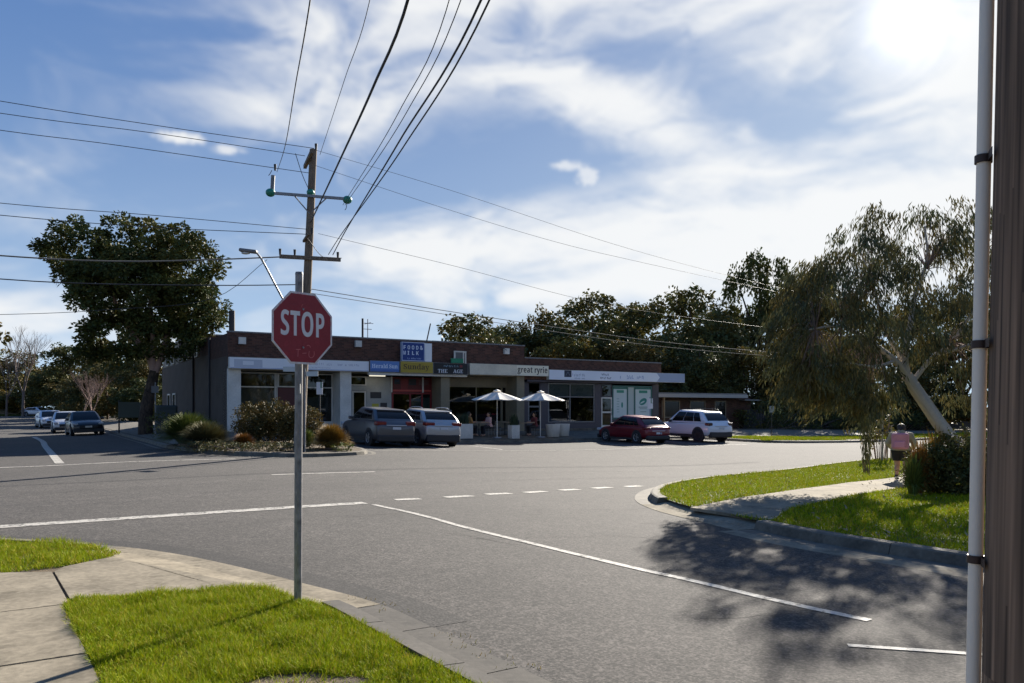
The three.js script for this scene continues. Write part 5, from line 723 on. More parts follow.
// the walker, seen from behind (facing -z)
{
  const X = 11.12, d = 22.86, t = thing('person', 'person in a pale hooded top and black shorts walking away on the path', 'person', [X, G(X, d) + .135, -d], -.55);
  const J = { hipL: [-.10, .90, 0], hipR: [.10, .90, 0], kL: [-.10, .50, -.10], aL: [-.10, .10, .02], kR: [.10, .49, .0], aR: [.105, .13, .24], pel: [0, .95, 0], chest: [0, 1.28, -.02], neck: [0, 1.45, -.03], head: [0, 1.585, -.06], shL: [-.19, 1.38, -.02], shR: [.19, 1.38, -.02], eL: [-.30, 1.12, -.05], eR: [.30, 1.12, .0], wL: [-.26, .98, -.25], wR: [.25, .97, -.2] };
  const torso = [cap([-.06, .93, 0], [.06, .93, 0], .15, .15, .85), cap([0, 1.0, 0], [0, 1.28, 0], .155, .165, .78), cap([-.12, 1.34, -.01], [.12, 1.34, -.01], .095, .095)];
  const legs = [cap(J.hipL, J.kL, .098, .062), cap(J.kL, J.aL, .062, .04), cap(J.hipR, J.kR, .098, .062), cap(J.kR, J.aR, .062, .04), cap([J.kL[0], .36, -.05], [J.kL[0], .30, -.02], .055, .05), cap(J.aL, [-.105, .035, -.14], .04, .03), cap(J.aR, [.11, .05, .13], .04, .03)];
  const arms = [cap(J.shL, J.eL, .062, .047), cap(J.eL, J.wL, .046, .03), cap(J.shR, J.eR, .062, .047), cap(J.eR, J.wR, .046, .03)];
  const headf = uni(headParts(J.head).concat([cap(J.neck, [0, 1.53, -.04], .055, .05)]), .02);
  const body = uni([uni([...torso, ...legs, ...arms], .03), headf], .015);
  mesh('body', mergeGeometries([nets(body, [-.42, -.02, -.42], [.42, 1.74, .36], .014), nets(uni(hand(J.wL, [.1, -.35, -.93], -1), .006), [-.45, .80, -.52], [-.1, 1.06, -.15], .0045), nets(uni(hand(J.wR, [-.1, -.35, -.93], 1), .006), [.1, .80, -.48], [.45, 1.06, -.1], .0045)]), skin, t);
  mesh('top', nets(cut(grow(uni([...torso, ...arms, cap([0, 1.42, .05], [0, 1.46, .03], .09, .07)], .035), .026), (x, y, z) => .90 - y), [-.46, .86, -.42], [.46, 1.56, .3], .016), std([.33, .30, .21], .9), t);
  mesh('shorts', nets(cut(grow(uni([torso[0], cap(J.hipL, J.kL, .105, .085), cap(J.hipR, J.kR, .105, .085)], .03), .02), (x, y, z) => Math.max(.58 - y, y - .99)), [-.34, .54, -.3], [.34, 1.02, .3], .016), std([.012, .012, .014], .85), t);
  for (const [a, b, n] of [[J.aL, [-.105, .04, -.15], 1], [J.aR, [.11, .055, .12], 1]]) mesh('shoe', nets(cut(uni([cap([a[0], a[1] - .03, a[2] + .01], b, .052, .044), cap([a[0], a[1] + .02, a[2]], a, .05, .05)], .02), (x, y, z) => -y), [a[0] - .1, -.01, Math.min(a[2], b[2]) - .1], [a[0] + .1, .3, Math.max(a[2], b[2]) + .12], .012), std([.03, .028, .03], .7), t);
  mesh('hair', nets(cut(uni([cap([0, 1.63, -.04], [0, 1.58, -.02], .098, .092), cap([0, 1.57, .06], [0, 1.44, .085], .035, .022)], .03), (x, y, z) => (-.10 - z) + .0), [-.14, 1.36, -.18], [.14, 1.76, .16], .010), std([.02, .014, .012], .6), t);
  eyes(t, J.head);
  const bp = thing('backpack', 'pink backpack on the back of the walking person', 'backpack', [X, G(X, d) + .135, -d], -.55); t.scale.set(1.14, .93, 1.1); bp.scale.set(1.14, .93, 1.1);
  mesh('bag', (() => { const g = new RoundedBoxGeometry(.40, .50, .17, 4, .075); g.translate(0, 1.20, .225); return g; })(), std([.62, .30, .44], .8, { map: T_render }), bp); mesh('front_pocket', (() => { const g = new RoundedBoxGeometry(.25, .2, .07, 3, .03); g.translate(0, 1.10, .32); return g; })(), std([.55, .26, .40], .8), bp);
  for (const s of [-1, 1]) mesh('strap', tube([V(s * .11, 1.40, .17), V(s * .125, 1.475, .02), V(s * .13, 1.40, -.135), V(s * .15, 1.15, -.17), V(s * .15, 1.03, .14)], .014, 20, 6), std([.3, .13, .2], .8), bp);
}
// seated guests
function seated(label, u, v, turn, shirt, hairC, trousers) {
  const t = thing('person', label, 'person', put(u, v), TURN + turn); const J = { hL: [-.09, .52, 0], hR: [.09, .52, 0], kL: [-.11, .50, -.42], kR: [.11, .50, -.42], aL: [-.11, .08, -.38], aR: [.11, .08, -.40] };
  const torso = [cap([-.06, .55, 0], [.06, .55, 0], .14, .14), cap([0, .6, 0], [0, .9, -.03], .14, .15, .8), cap([-.12, .96, -.04], [.12, .96, -.04], .085, .085)];
  const arms = [cap([-.18, .98, -.04], [-.23, .74, -.10], .058, .045), cap([-.23, .74, -.10], [-.12, .76, -.34], .043, .03), cap([.18, .98, -.04], [.23, .74, -.10], .058, .045), cap([.23, .74, -.10], [.12, .77, -.34], .043, .03)];
  const legs = [cap(J.hL, J.kL, .09, .065), cap(J.kL, J.aL, .062, .042), cap(J.hR, J.kR, .09, .065), cap(J.kR, J.aR, .062, .042), cap(J.aL, [-.11, .035, -.52], .04, .03), cap(J.aR, [.11, .035, -.54], .04, .03)];
  const hc = [0, 1.20, -.06], body = uni([uni([...torso, ...arms, ...legs], .03), uni(headParts(hc).concat([cap([0, 1.04, -.04], [0, 1.14, -.05], .052, .05)]), .02)], .015);
  mesh('body', mergeGeometries([nets(body, [-.36, -.02, -.66], [.36, 1.36, .22], .018), nets(uni(hand([-.12, .76, -.34], [0, 0, -1], -1), .006), [-.22, .68, -.56], [-.03, .84, -.28], .006), nets(uni(hand([.12, .77, -.34], [0, 0, -1], 1), .006), [.03, .68, -.56], [.22, .85, -.28], .006)]), skin, t);
  mesh('shirt', nets(cut(grow(uni([...torso, arms[0], arms[2]], .03), .018), (x, y, z) => .50 - y), [-.36, .46, -.3], [.36, 1.12, .22], .02), std(shirt, .85), t);
  mesh('trousers', nets(cut(grow(uni([torso[0], ...legs.slice(0, 4)], .03), .014), (x, y, z) => Math.max(y - .62, .12 - y)), [-.3, .06, -.6], [.3, .66, .22], .02), std(trousers, .85), t);
  mesh('hair', nets(cut(uni([cap([0, 1.25, -.03], [0, 1.19, .0], .096, .09)], .03), (x, y, z) => -.10 - z), [-.14, 1.06, -.2], [.14, 1.38, .14], .014), std(hairC, .7), t); eyes(t, hc);
}
seated('seated person in an ochre top left of the left umbrella pole', 7.50, 2.5, -Math.PI / 2 , [.40, .20, .06], [.03, .02, .015], [.02, .02, .025]);
seated('seated person in a pale pink top right of the left umbrella pole', 8.82, 2.5, Math.PI / 2, [.55, .36, .36], [.02, .014, .012], [.02, .022, .03]);
seated('seated person in a dark red top beside the right umbrella pole', 11.9, 2.4, Math.PI / 2, [.16, .04, .045], [.02, .015, .012], [.03, .03, .035]);

// ================================================================== vegetation
const leafMat = (c, tr = .3) => phy(c, .6, { vertexColors: true, transmission: tr, thickness: 0, specularIntensity: .18 });
M.leafDark = leafMat([.085, .100, .032], .22); M.leafEuc = leafMat([.105, .112, .040], .28); M.leafOlive = leafMat([.135, .120, .040], .3); M.leafYellow = leafMat([.19, .165, .045], .36); M.leafGum = leafMat([.125, .125, .058], .32); M.leafHedge = leafMat([.12, .10, .038], .25);
class Leaves {
  constructor() { this.p = []; this.c = []; this.n = []; }
  // a bent leaf: base at a, pointing along dir, half width along side
  add(a, dir, side, L, w, col) {
    const m = [a[0] + dir[0] * L * .5, a[1] + dir[1] * L * .5, a[2] + dir[2] * L * .5], e = [a[0] + dir[0] * L, a[1] + dir[1] * L - L * .12, a[2] + dir[2] * L];
    const l = [m[0] + side[0] * w, m[1] + side[1] * w, m[2] + side[2] * w], r = [m[0] - side[0] * w, m[1] - side[1] * w, m[2] - side[2] * w];
    this.p.push(...a, ...l, ...r, ...l, ...e, ...r); for (let i = 0; i < 6; i++) this.c.push(col[0], col[1], col[2]);
  }
  geo() { const g = new THREE.BufferGeometry(); g.setAttribute('position', new THREE.Float32BufferAttribute(this.p, 3)); g.setAttribute('color', new THREE.Float32BufferAttribute(this.c, 3)); g.setAttribute('uv', new THREE.Float32BufferAttribute(new Float32Array(this.p.length / 3 * 2), 2)); g.computeVertexNormals(); return g; }
}
function ball(r) { for (; ;) { const x = r() * 2 - 1, y = r() * 2 - 1, z = r() * 2 - 1, q = x * x + y * y + z * z; if (q < 1 && q > .001) return [x, y, z, Math.sqrt(q)]; } }
function unit(v) { const l = Math.hypot(...v) || 1; return [v[0] / l, v[1] / l, v[2] / l]; }
const cross = (a, b) => [a[1] * b[2] - a[2] * b[1], a[2] * b[0] - a[0] * b[2], a[0] * b[1] - a[1] * b[0]];
function tone(r, v = .5) { const k = 1 - v / 2 + v * r(), y = (r() - .4) * .35; return [k * (1 + y), k, k * (1 - y)]; }
// tapered limb through points
function limb(pts, r0, r1, rad = 7) {
  const c = new THREE.CatmullRomCurve3(pts), n = Math.max(4, pts.length * 4), g = new THREE.TubeGeometry(c, n, 1, rad), p = g.attributes.position; const C = c.getSpacedPoints(n);
  for (let i = 0; i <= n; i++) { const q = c.getPointAt(i / n), r = lerp(r0, r1, i / n); for (let j = 0; j <= rad; j++) { const k = i * (rad + 1) + j; p.setXYZ(k, q.x + (p.getX(k) - q.x) * r, q.y + (p.getY(k) - q.y) * r, q.z + (p.getZ(k) - q.z) * r); } } g.computeVertexNormals(); return metreUV(g.toNonIndexed());
}
// crown from ellipsoid lobes: leaf clumps through each lobe, thicker towards its skin
function crownFrom(lobes, o, seed) {
  const r = rng(seed), Lv = new Leaves(), cl = [];
  for (const b of lobes) { const n = Math.round(o.clumps * b[3] * b[4] / o.norm); for (let i = 0; i < n; i++) { const q = ball(r), k = Math.pow(q[3], -.55) * .98; const bump = .86 + .3 * r(); cl.push([b[0] + q[0] * k * b[3] * bump, b[1] + q[1] * k * b[4] * bump, b[2] + q[2] * k * b[5] * bump, o.cr * (.6 + .8 * r())]); } }
  for (const c of cl) { const base = tone(r, .35); for (let i = 0; i < o.per; i++) { const q = ball(r); const out = unit([q[0], q[1] * .8 + .25, q[2]]); const dir = unit([out[0] + (r() - .5) * 1.3, out[1] * .6 + (r() - .5) * 1.2 - o.droop, out[2] + (r() - .5) * 1.3]); const side = unit(cross(dir, [r() - .5, r() - .5, r() - .5])); const t = tone(r, .4); Lv.add([c[0] + q[0] * c[3], c[1] + q[1] * c[3] * o.flat, c[2] + q[2] * c[3]], dir, side, o.L * (.6 + .8 * r()), o.w * (.7 + .6 * r()), [base[0] * t[0], base[1] * t[1], base[2] * t[2]]); } }
  return { geo: Lv.geo(), clumps: cl };
}
// ---------- background trees: a few crown shapes, each tree with its own trunk, size and turn
const variants = [];
{
  const shapes = [
    s => { const r = rng(s), L = []; for (let i = 0; i < 9; i++) { const a = i * 2.4 + r(), h = .38 + .52 * r(), q = .30 * Math.sqrt(1 - Math.pow((h - .55) / .6, 2)); L.push([Math.cos(a) * q, h, Math.sin(a) * q, .13 + .07 * r(), .075 + .04 * r(), .13 + .07 * r()]); } L.push([0, .86, 0, .17, .10, .17], [0, .5, 0, .22, .14, .22]); return L; },
    s => { const r = rng(s), L = []; for (let i = 0; i < 8; i++) { const a = i * 2.1 + r(); L.push([Math.cos(a) * (.10 + .22 * r()), .32 + .55 * r(), Math.sin(a) * (.1 + .22 * r()), .12 + .06 * r(), .07 + .05 * r(), .12 + .06 * r()]); } L.push([.04, .88, 0, .12, .08, .12]); return L; },
    s => { const r = rng(s), L = []; for (let i = 0; i < 12; i++) { const a = i * 2.7 + r(), h = .14 + .68 * r(), q = .33 * Math.sqrt(Math.max(0, 1 - Math.pow((h - .4) / .62, 2))); L.push([Math.cos(a) * q, h, Math.sin(a) * q, .15 + .05 * r(), .10 + .04 * r(), .15 + .05 * r()]); } L.push([0, .78, 0, .2, .14, .2], [0, .4, 0, .3, .2, .3]); return L; },
  ];
  shapes.forEach((f, i) => { for (let k = 0; k < 2; k++) { const lobes = f(300 + i * 10 + k); variants.push({ kind: i, lobes, ...crownFrom(lobes, { clumps: 20, norm: .022, cr: .055, per: 68, L: .028, w: .0096, droop: .25, flat: .8 }, 500 + i * 10 + k) }); } });
}
function bgTree(label, X, d, h, w, vi, mat, seed, group, y) {
  const r = rng(seed), g = y ?? (hC(X, d) - .1), t = thing('tree', label, 'tree', [X, g, -d], r() * 6.28, group), v = variants[vi], H = h - g, sx = w / .86;
  const c = mesh('crown', v.geo, mat, t); c.scale.set(sx, H, sx);
  const G2 = [limb([V(0, -.2, 0), V(.1 * r(), H * .2, .1), V(.02 * sx, H * .5, 0), V(.0, H * .8, .02)], .035 * H * .6, .006 * H, 7)]; v.lobes.slice(0, 8).forEach(b => G2.push(limb([V(0, H * (.18 + .2 * r()), 0), V(b[0] * sx * .5, H * lerp(.3, b[1], .6), b[2] * sx * .5), V(b[0] * sx, H * b[1], b[2] * sx)], .012 * H, .003 * H, 5)));
  mesh('trunk', G2, M.bark, t); return t;
}
{
  const behind = [
    ['rounded dark eucalypt above the cream fascia shop', -4.4, 84, 12.0, 12.5, 0, 'leafEuc'], ['slender eucalypt rising behind the great ryrie lettering', 2.5, 88, 13.6, 7.0, 2, 'leafOlive'], ['broad eucalypt behind the lower brick shop roof', 8.4, 84, 14.0, 13.5, 1, 'leafEuc'],
    ['pale eucalypt between the two broad dark ones', 15.0, 92, 14.4, 10.5, 3, 'leafOlive'], ['broad eucalypt above the extended fascia end', 17.8, 80, 14.4, 10.5, 0, 'leafEuc'], ['narrow grey green tree left of the tallest tree', 23.2, 88, 14.2, 9, 2, 'leafOlive'],
    ['tallest dark tree standing up behind the low house', 29.2, 94, 20.6, 9.0, 1, 'leafDark'], ['yellowish tall tree right of the tallest tree', 33.4, 90, 18.2, 10.0, 4, 'leafYellow'], ['dark tree behind the fence seen left of the leaning gum', 32.4, 80, 13.8, 9.2, 0, 'leafEuc'],
    ['olive tree behind the leaning gum crown', 41.3, 86, 13.1, 11.6, 3, 'leafOlive'], ['dark tree behind the walker and the leaning trunk', 46.0, 82, 13.5, 11.0, 1, 'leafEuc'], ['olive tree mostly hidden by the near wooden pole', 53.5, 80, 14.2, 11.7, 2, 'leafOlive'],
    ['low yellow green tree behind the lower brick parapet', 4.3, 74, 8.6, 7.6, 4, 'leafYellow'], ['low dark tree behind the join of the two brick parapets', -.7, 77, 9.0, 6.8, 5, 'leafEuc'], ['low olive tree over the pale fascia', 12.1, 72, 8.4, 8.4, 4, 'leafOlive'], ['low dark tree over the right end of the shops', 16.2, 69, 8.2, 7.2, 5, 'leafEuc'],
    ['dark bushy tree behind the low house roof', 20.5, 69, 7.4, 6.4, 4, 'leafOlive'], ['second bushy tree behind the low house, further right', 25.2, 71, 7.2, 7.0, 5, 'leafDark'], ['bushy tree over the dark paling fence', 31.3, 73, 5.8, 7.4, 4, 'leafEuc'], ['bushy tree behind the fence and staked saplings', 38.7, 76, 6.0, 8.0, 5, 'leafOlive'], ['yellow green bushy tree behind the walker', 44.2, 73, 6.0, 8.4, 4, 'leafYellow'], ['small tree at the left end of the row behind the shops', -8.0, 92, 9.2, 5.0, 3, 'leafOlive'], ['dark tree between the rounded and the slender eucalypts', -.6, 94, 12.4, 8, 4, 'leafEuc'], ['dark tree filling the row right of the slender eucalypt', 5.6, 96, 13.6, 9, 5, 'leafDark'], ['dark tree between the broad trees over the pale fascia', 13.4, 98, 14.0, 10, 4, 'leafEuc'], ['dark tree left of the tallest tree behind the row', 23.5, 100, 16.0, 10, 5, 'leafDark'],
  ];
  behind.forEach(([l, X, d, h, w, v, m], i) => bgTree(l, X, d, h, w, v, M[m], 900 + i, 'trees behind the shops'));
  const left = [
    ['dark tree at the far left beyond the end of the road', -101.6, 150, 15.5, 17, 4, 'leafEuc'], ['olive tree behind the far house', -88, 142, 13.2, 14, 5, 'leafOlive'], ['dark tree closing the end of the left road', -74.2, 132, 12.9, 12.5, 4, 'leafEuc'], ['olive tree right of the road end', -63.5, 124, 11.8, 11, 5, 'leafOlive'],
    ['upright dark tree just left of the dense tree crown', -38.6, 82, 10.6, 6.0, 0, 'leafEuc'], ['low olive tree behind the black parked car', -43.5, 86, 7.0, 7.4, 4, 'leafOlive'], ['olive tree behind the dense tree trunk', -35, 78, 7.6, 6.4, 5, 'leafOlive'], ['dark tree behind the corner building', -34.6, 86, 8.6, 6, 3, 'leafEuc'], ['low yellowish bush tree in front of the far house', -84, 131, 5.2, 9, 5, 'leafYellow'], ['low olive bush tree along the left road', -59.5, 113, 6.2, 10.5, 4, 'leafOlive'], ['dark shrubby tree left of the corner building', -33.6, 74, 5.0, 6.4, 5, 'leafDark'], ['dark shrubby tree behind the far white car', -52, 100, 6.8, 8, 4, 'leafEuc'], ['shrubby dark tree right of the far bare tree', -47, 96, 7.6, 8, 5, 'leafDark'],
  ];
  left.forEach(([l, X, d, h, w, v, m], i) => bgTree(l, X, d, h, w, v, M[m], 950 + i, 'trees along the left road', G(X, d) + .1));
  bgTree('eucalypt whose crown just enters the left edge', -29.6, 40, 9.2, 7.0, 1, M.leafOlive, 990, 'trees along the left road', G(-27.6, 40) + .1);
}
// street trees behind the photographer, mirrored in the shop windows
[['street tree mirrored in the cafe windows, nearest the side street', 27, 14, 9, 9, 4], ['street tree mirrored in the shop windows, second along the verge', 38, 24, 10, 10, 5], ['street tree mirrored in the shop windows, third along the verge', 52, 30, 11, 11, 4], ['street tree mirrored in the shop windows, set back from the verge', 46, 8, 10, 11, 5], ['street tree mirrored in the shop windows, far back', 66, 18, 10, 12, 4], ['street tree behind the photographer across the side street', 24, -14, 9, 10, 5], ['street tree behind the photographer on the near corner', -8, -18, 10, 11, 4]].forEach(([l, X, d, h, w, v], i) => bgTree(l, X, d, h, w, v, M.leafEuc, 1000 + i, 'street trees out of view', G(X, d)));
// ---------- dense dark tree on the corner
{
  const [X, d] = uv(-7.2, -7.95), g = hC(X, d) - .05, t = thing('tree', 'large dense dark evergreen with a pink forked trunk on the left corner', 'tree', [X, g, -d], 0);
  const lob = [[-3.94, 10.59, .3, 2.0, 1.45, 1.9], [-.56, 10.88, -.4, 2.7, 1.45, 2.4], [1.97, 9.58, .3, 1.95, 2.15, 2.1], [-1.12, 8.34, .6, 3.0, 2.1, 2.6], [2.36, 7.22, -.2, 1.6, 1.7, 1.7], [-1.41, 5.81, .2, 2.3, 1.4, 1.9], [-2.93, 5.08, .5, .9, .7, .8], [1.41, 5.45, .2, 1.4, .9, 1.3], [.56, 7.78, -.5, 2.7, 2.3, 2.6], [-2.4, 9.4, 0, 2.2, 1.2, 2]].map(b => [b[0], b[1] - g, b[2], b[3], b[4], b[5]]);
  const c = crownFrom(lob, { clumps: 80, norm: 4.5, cr: .42, per: 96, L: .22, w: .062, droop: .1, flat: .75 }, 61);
  mesh('crown', c.geo, M.leafDark, t);
  const tr = mesh('trunk', [limb([V(-.25, -.3, 0), V(-.2, 1.2, .05), V(.05, 2.6, 0), V(.25, 3.6, 0)], .42, .26, 12)], M.bark, t);
  mesh('branch', [limb([V(.2, 3.4, 0), V(.05, 4.2, .1), V(-.5, 5.0, .1), V(-1.4, 6.5, .2), V(-2.6, 9.2, .2)], .2, .05, 8)], M.pinkBark, t); mesh('branch', [limb([V(.25, 3.4, 0), V(.7, 4.4, .1), V(.9, 5.4, 0), V(1.6, 8.6, .1)], .2, .05, 8)], M.pinkBark, t); mesh('branch', [limb([V(.22, 3.5, .05), V(.3, 4.6, .3), V(.2, 6.4, .2), V(-.3, 10.2, 0)], .16, .05, 8)], M.pinkBark, t);
}
// ---------- leaning gum on the far corner
{
  const X = 11.9, d = 19.2, g = G(X, d) + .05, t = thing('tree', 'leaning pale trunked gum with drooping leaves on the far corner', 'tree', [X, g, -d], 0), P = (x, y, z = 0) => V(x - X, y - g, z);
  const r = rng(71), lob = [[9.31, 5.83, 1.49, .77, 19], [8.35, 5.03, 1.32, .91, 26], [10.27, 5.18, 1.1, 1.2, 19], [7.63, 4.27, 1.01, .96, 30], [6.98, 3.43, .67, 1.2, 26], [8.11, 3.19, 1.32, 1.15, 46], [9.43, 3.91, 1.32, 1.08, 24], [10.8, 3.43, .86, 1.32, 20], [11.47, 5.47, .91, 1.08, 17], [12.43, 4.51, 1.2, 1.56, 34], [7.27, 2.45, .77, .77, 26], [8.3, 2.1, .67, .67, 20], [8.54, 1.75, .26, .45, 9], [10.99, 2.2, .53, .67, 14], [12.67, 3.07, 1.2, 1.44, 26]];
  const Lv = new Leaves(), tw = []; const hubs = [P(9.74, 4.27, -.2), P(9.91, 5.0, .1), P(7.75, 3.59, .4), P(8.59, 3.3, .2), P(8.83, 4.6, -.4), P(11.11, 4.27, .2), P(10.63, 3.3, -.3), P(12.4, 4.3, .1), P(7.1, 3.5, .5)];
  for (const [x, y, a, b, n] of lob) for (let i = 0; i < n * 1.55; i++) {
    const q = ball(r), k = Math.pow(q[3], -.4); const c = P(x + q[0] * k * a, y + q[1] * k * b * .95 + .15, q[2] * k * Math.min(1.7, a * 1.4)); let hb = hubs[0]; for (const h of hubs) if (h.distanceTo(c) < hb.distanceTo(c)) hb = h;
    if (r() < .55) tw.push(limb([hb, hb.clone().lerp(c, .55).add(V(0, .18, 0)), c], .013, .004, 3));
    const out = unit([c.x - hb.x, .2, c.z - hb.z]), base = tone(r, .45), len = .35 + .4 * r(), m = 62 + Math.floor(40 * r());
    for (let j = 0; j < m; j++) { const f = r(), s = [(r() - .5) * .34, (r() - .5) * .26, (r() - .5) * .34]; const a2 = [c.x + out[0] * len * f + s[0], c.y - len * f * f * .8 + s[1], c.z + out[2] * len * f + s[2]]; const dir = unit([(r() - .5) * .9 + out[0] * .3, -1 + r() * .5, (r() - .5) * .9 + out[2] * .3]); const side = unit(cross(dir, [r() - .5, (r() - .5) * .3, r() - .5])); const tn = tone(r, .45); Lv.add(a2, dir, side, .10 + .09 * r(), .012 + .007 * r(), [base[0] * tn[0], base[1] * tn[1], base[2] * tn[2]]); }
  }
  // the long hanging spray that nearly touches the road
  for (let j = 0; j < 520; j++) { const f = r(), a2 = P(8.36 + (r() - .5) * .30 * (1.2 - f), 2.0 - f * 1.75, .3 + (r() - .5) * .3); const dir = unit([(r() - .5) * .5, -1, (r() - .5) * .5]); Lv.add([a2.x, a2.y, a2.z], dir, unit(cross(dir, [r() - .5, .1, r() - .5])), .10 + .08 * r(), .011, tone(r, .5)); }
  mesh('crown', Lv.geo(), M.leafGum, t);
  mesh('twigs', tw, M.twig, t);
  mesh('trunk', limb([P(11.95, -.7), P(11.35, .12), P(10.87, .58), P(10.39, 1.12), P(9.91, 1.80), P(9.47, 2.45)], .19, .14, 12), M.paleBark, t);
  const br = (pts, a, b) => mesh('branch', limb(pts, a, b, 8), M.paleBark, t);
  br([P(9.48, 2.42), P(9.42, 2.9), P(9.60, 3.6, -.1), P(9.74, 4.27, -.2), P(9.91, 5.23, .1), P(9.8, 6.0, .2)], .10, .02); br([P(9.50, 2.40), P(9.20, 2.75, .1), P(8.59, 3.19, .2), P(7.75, 3.59, .4), P(6.91, 3.5, .5)], .085, .018); br([P(9.44, 2.7), P(9.07, 3.55, -.2), P(8.83, 4.75, -.4), P(8.5, 5.6, -.4)], .065, .015); br([P(9.60, 2.3), P(10.2, 2.9, -.2), P(10.63, 3.19, -.3), P(11.11, 4.27, .2), P(11.5, 5.5, .2)], .07, .015); br([P(10.3, 2.95, -.2), P(11.4, 3.4, .1), P(12.4, 4.3, .1)], .045, .014); br([P(9.15, 2.8, .1), P(8.5, 2.65, .5), P(7.6, 2.7, .7), P(7.0, 2.55, .7)], .04, .012);
}
// ---------- bare winter trees
function bareTree(label, X, d, h, mat, seed, group) {
  const r = rng(seed), t = thing('bare_tree', label, 'tree', [X, G(X, d) + .05, -d], 0, group), G2 = []; const grow = (p, dir, L, rad, k) => { const q = p.clone().addScaledVector(dir, L); G2.push(cyl(p, q, rad, rad * .68, k > 2 ? 6 : 4, true)); if (!k) return; const n = k > 3 ? 3 : 2 + (r() > .5); for (let i = 0; i < n; i++) grow(q, dir.clone().add(V((r() - .5) * .95, .12 + (r() - .4) * .3, (r() - .5) * .95)).normalize(), L * (.62 + .25 * r()), rad * .62, k - 1); };
  grow(V(0, -.2, 0), V(.03, 1, 0), h * .26, h * .013, 6); const m = mesh('branches', G2, mat, t); mesh('trunk', cyl(V(0, -.2, 0), V(h * .008, h * .27, 0), h * .017, h * .0125, 8), mat, t); return t;
}
bareTree('leafless tree with pale twigs standing above the far left trees', -74, 121, 13.5, std([.17, .13, .11], .9), 41, 'leafless trees'); bareTree('leafless tree at the left edge near the far house', -79, 125, 10.5, std([.16, .12, .10], .9), 42, 'leafless trees'); bareTree('pinkish leafless tree behind the black parked car', -32.6, 62, 5.4, std([.20, .13, .105], .9), 43, 'leafless trees'); bareTree('leafless pale sapling right of the pinkish leafless tree', -35.5, 66, 4.6, std([.20, .14, .11], .9), 44, 'leafless trees');
// ---------- garden bed
function tussock(name, label, X, d, rad, h, n, mat, seed, w = .012, group) {
  const r = rng(seed), L = [], y = hC(X, d); const t = thing(name, label, 'plant', [X, y, -d], 0, group), Lv = new Leaves();
  for (let i = 0; i < n; i++) {   // leaves arching out to a dome
    const a = r() * 6.283, E = Math.asin(Math.pow(r(), .8) * .98) * .95 + .06, k = .82 + .28 * r(), b = rad * .22 * Math.sqrt(r()), ca = Math.cos(a), sa = Math.sin(a), col = tone(r, .6);
    const p0 = [ca * b, 0, sa * b], p2 = [ca * rad * Math.cos(E) * k, h * Math.sin(E) * k, sa * rad * Math.cos(E) * k], p1 = [p2[0] * .45, Math.max(p2[1] * .85, h * .45 * k), p2[2] * .45]; const side = unit([-sa + (r() - .5) * .9, 0, ca + (r() - .5) * .9]); let p = p0, wv = w * (.7 + .6 * r());
    for (let q = 1; q <= 4; q++) { const f = q / 4, e = [0, 1, 2].map(z => (1 - f) * (1 - f) * p0[z] + 2 * f * (1 - f) * p1[z] + f * f * p2[z]), w2 = q === 4 ? .002 : wv * .88; Lv.p.push(p[0] - side[0] * wv, p[1], p[2] - side[2] * wv, p[0] + side[0] * wv, p[1], p[2] + side[2] * wv, e[0] + side[0] * w2, e[1], e[2] + side[2] * w2, p[0] - side[0] * wv, p[1], p[2] - side[2] * wv, e[0] + side[0] * w2, e[1], e[2] + side[2] * w2, e[0] - side[0] * w2, e[1], e[2] - side[2] * w2); for (let z = 0; z < 6; z++) Lv.c.push(...col); p = e; wv = w2; }
  }
  mesh('leaves', Lv.geo(), mat, t); mesh('root_crown', new THREE.SphereGeometry(rad * .3, 10, 6).scale(1, .4, 1), M.twig, t); return t;
}
M.tGreen = leafMat([.12, .15, .035], .25); M.tOlive = leafMat([.13, .125, .055], .25); M.tGold = leafMat([.26, .17, .04], .25); M.tRust = leafMat([.24, .12, .03], .25);
tussock('grass_tussock', 'larger green strappy tussock at the left of the garden bed', -13.1, 32.4, 1.4, 1.3, 4200, M.tGreen, 1, .014); tussock('grass_tussock', 'grey green strappy tussock in front of the larger one', -11.6, 30.4, 1.2, 1.0, 3600, M.tOlive, 2, .013); tussock('grass_tussock', 'round golden tussock right of the stop post beside the dark car', -6.75, 29.9, .84, .92, 4500, M.tGold, 3, .011); tussock('grass_tussock', 'small rust coloured tussock in front of the hedge', -10.2, 30.4,   .55, .55, 1400, M.tRust, 4, .012); tussock('grass_tussock', 'little green tussock behind the stop post', -7.9, 30.8, .5, .7, 800, M.tGreen, 5, .012);
function shrub(name, label, X, d, lob, o, mat, seed, yb) { const y = yb ?? hC(X, d), t = thing(name, label, 'plant', [X, y, -d], 0); const c = crownFrom(lob, o, seed); mesh('foliage', c.geo, mat, t); const r = rng(seed), st = []; for (let i = 0; i < 26; i++) { const q = c.clumps[Math.floor(r() * c.clumps.length)]; st.push(limb([V(q[0] * .4, -.1, q[2] * .4), V(q[0] * .7, q[1] * .5, q[2] * .7), V(q[0], q[1], q[2])], .016, .006, 4)); } mesh('stems', st, M.twig, t); return t; }
shrub('hedge', 'wide rounded brown green hedge in the garden bed left of the stop post', -9.75, 33.6, [[-.9, .85, 0, .95, .75, .9], [.1, .95, .1, 1.0, .75, .9], [1.0, .8, 0, .75, .7, .8], [0, .55, .2, 1.7, .5, .9]], { clumps: 110, norm: .6, cr: .16, per: 34, L: .095, w: .030, droop: -.1, flat: 1 }, M.leafHedge, 81);
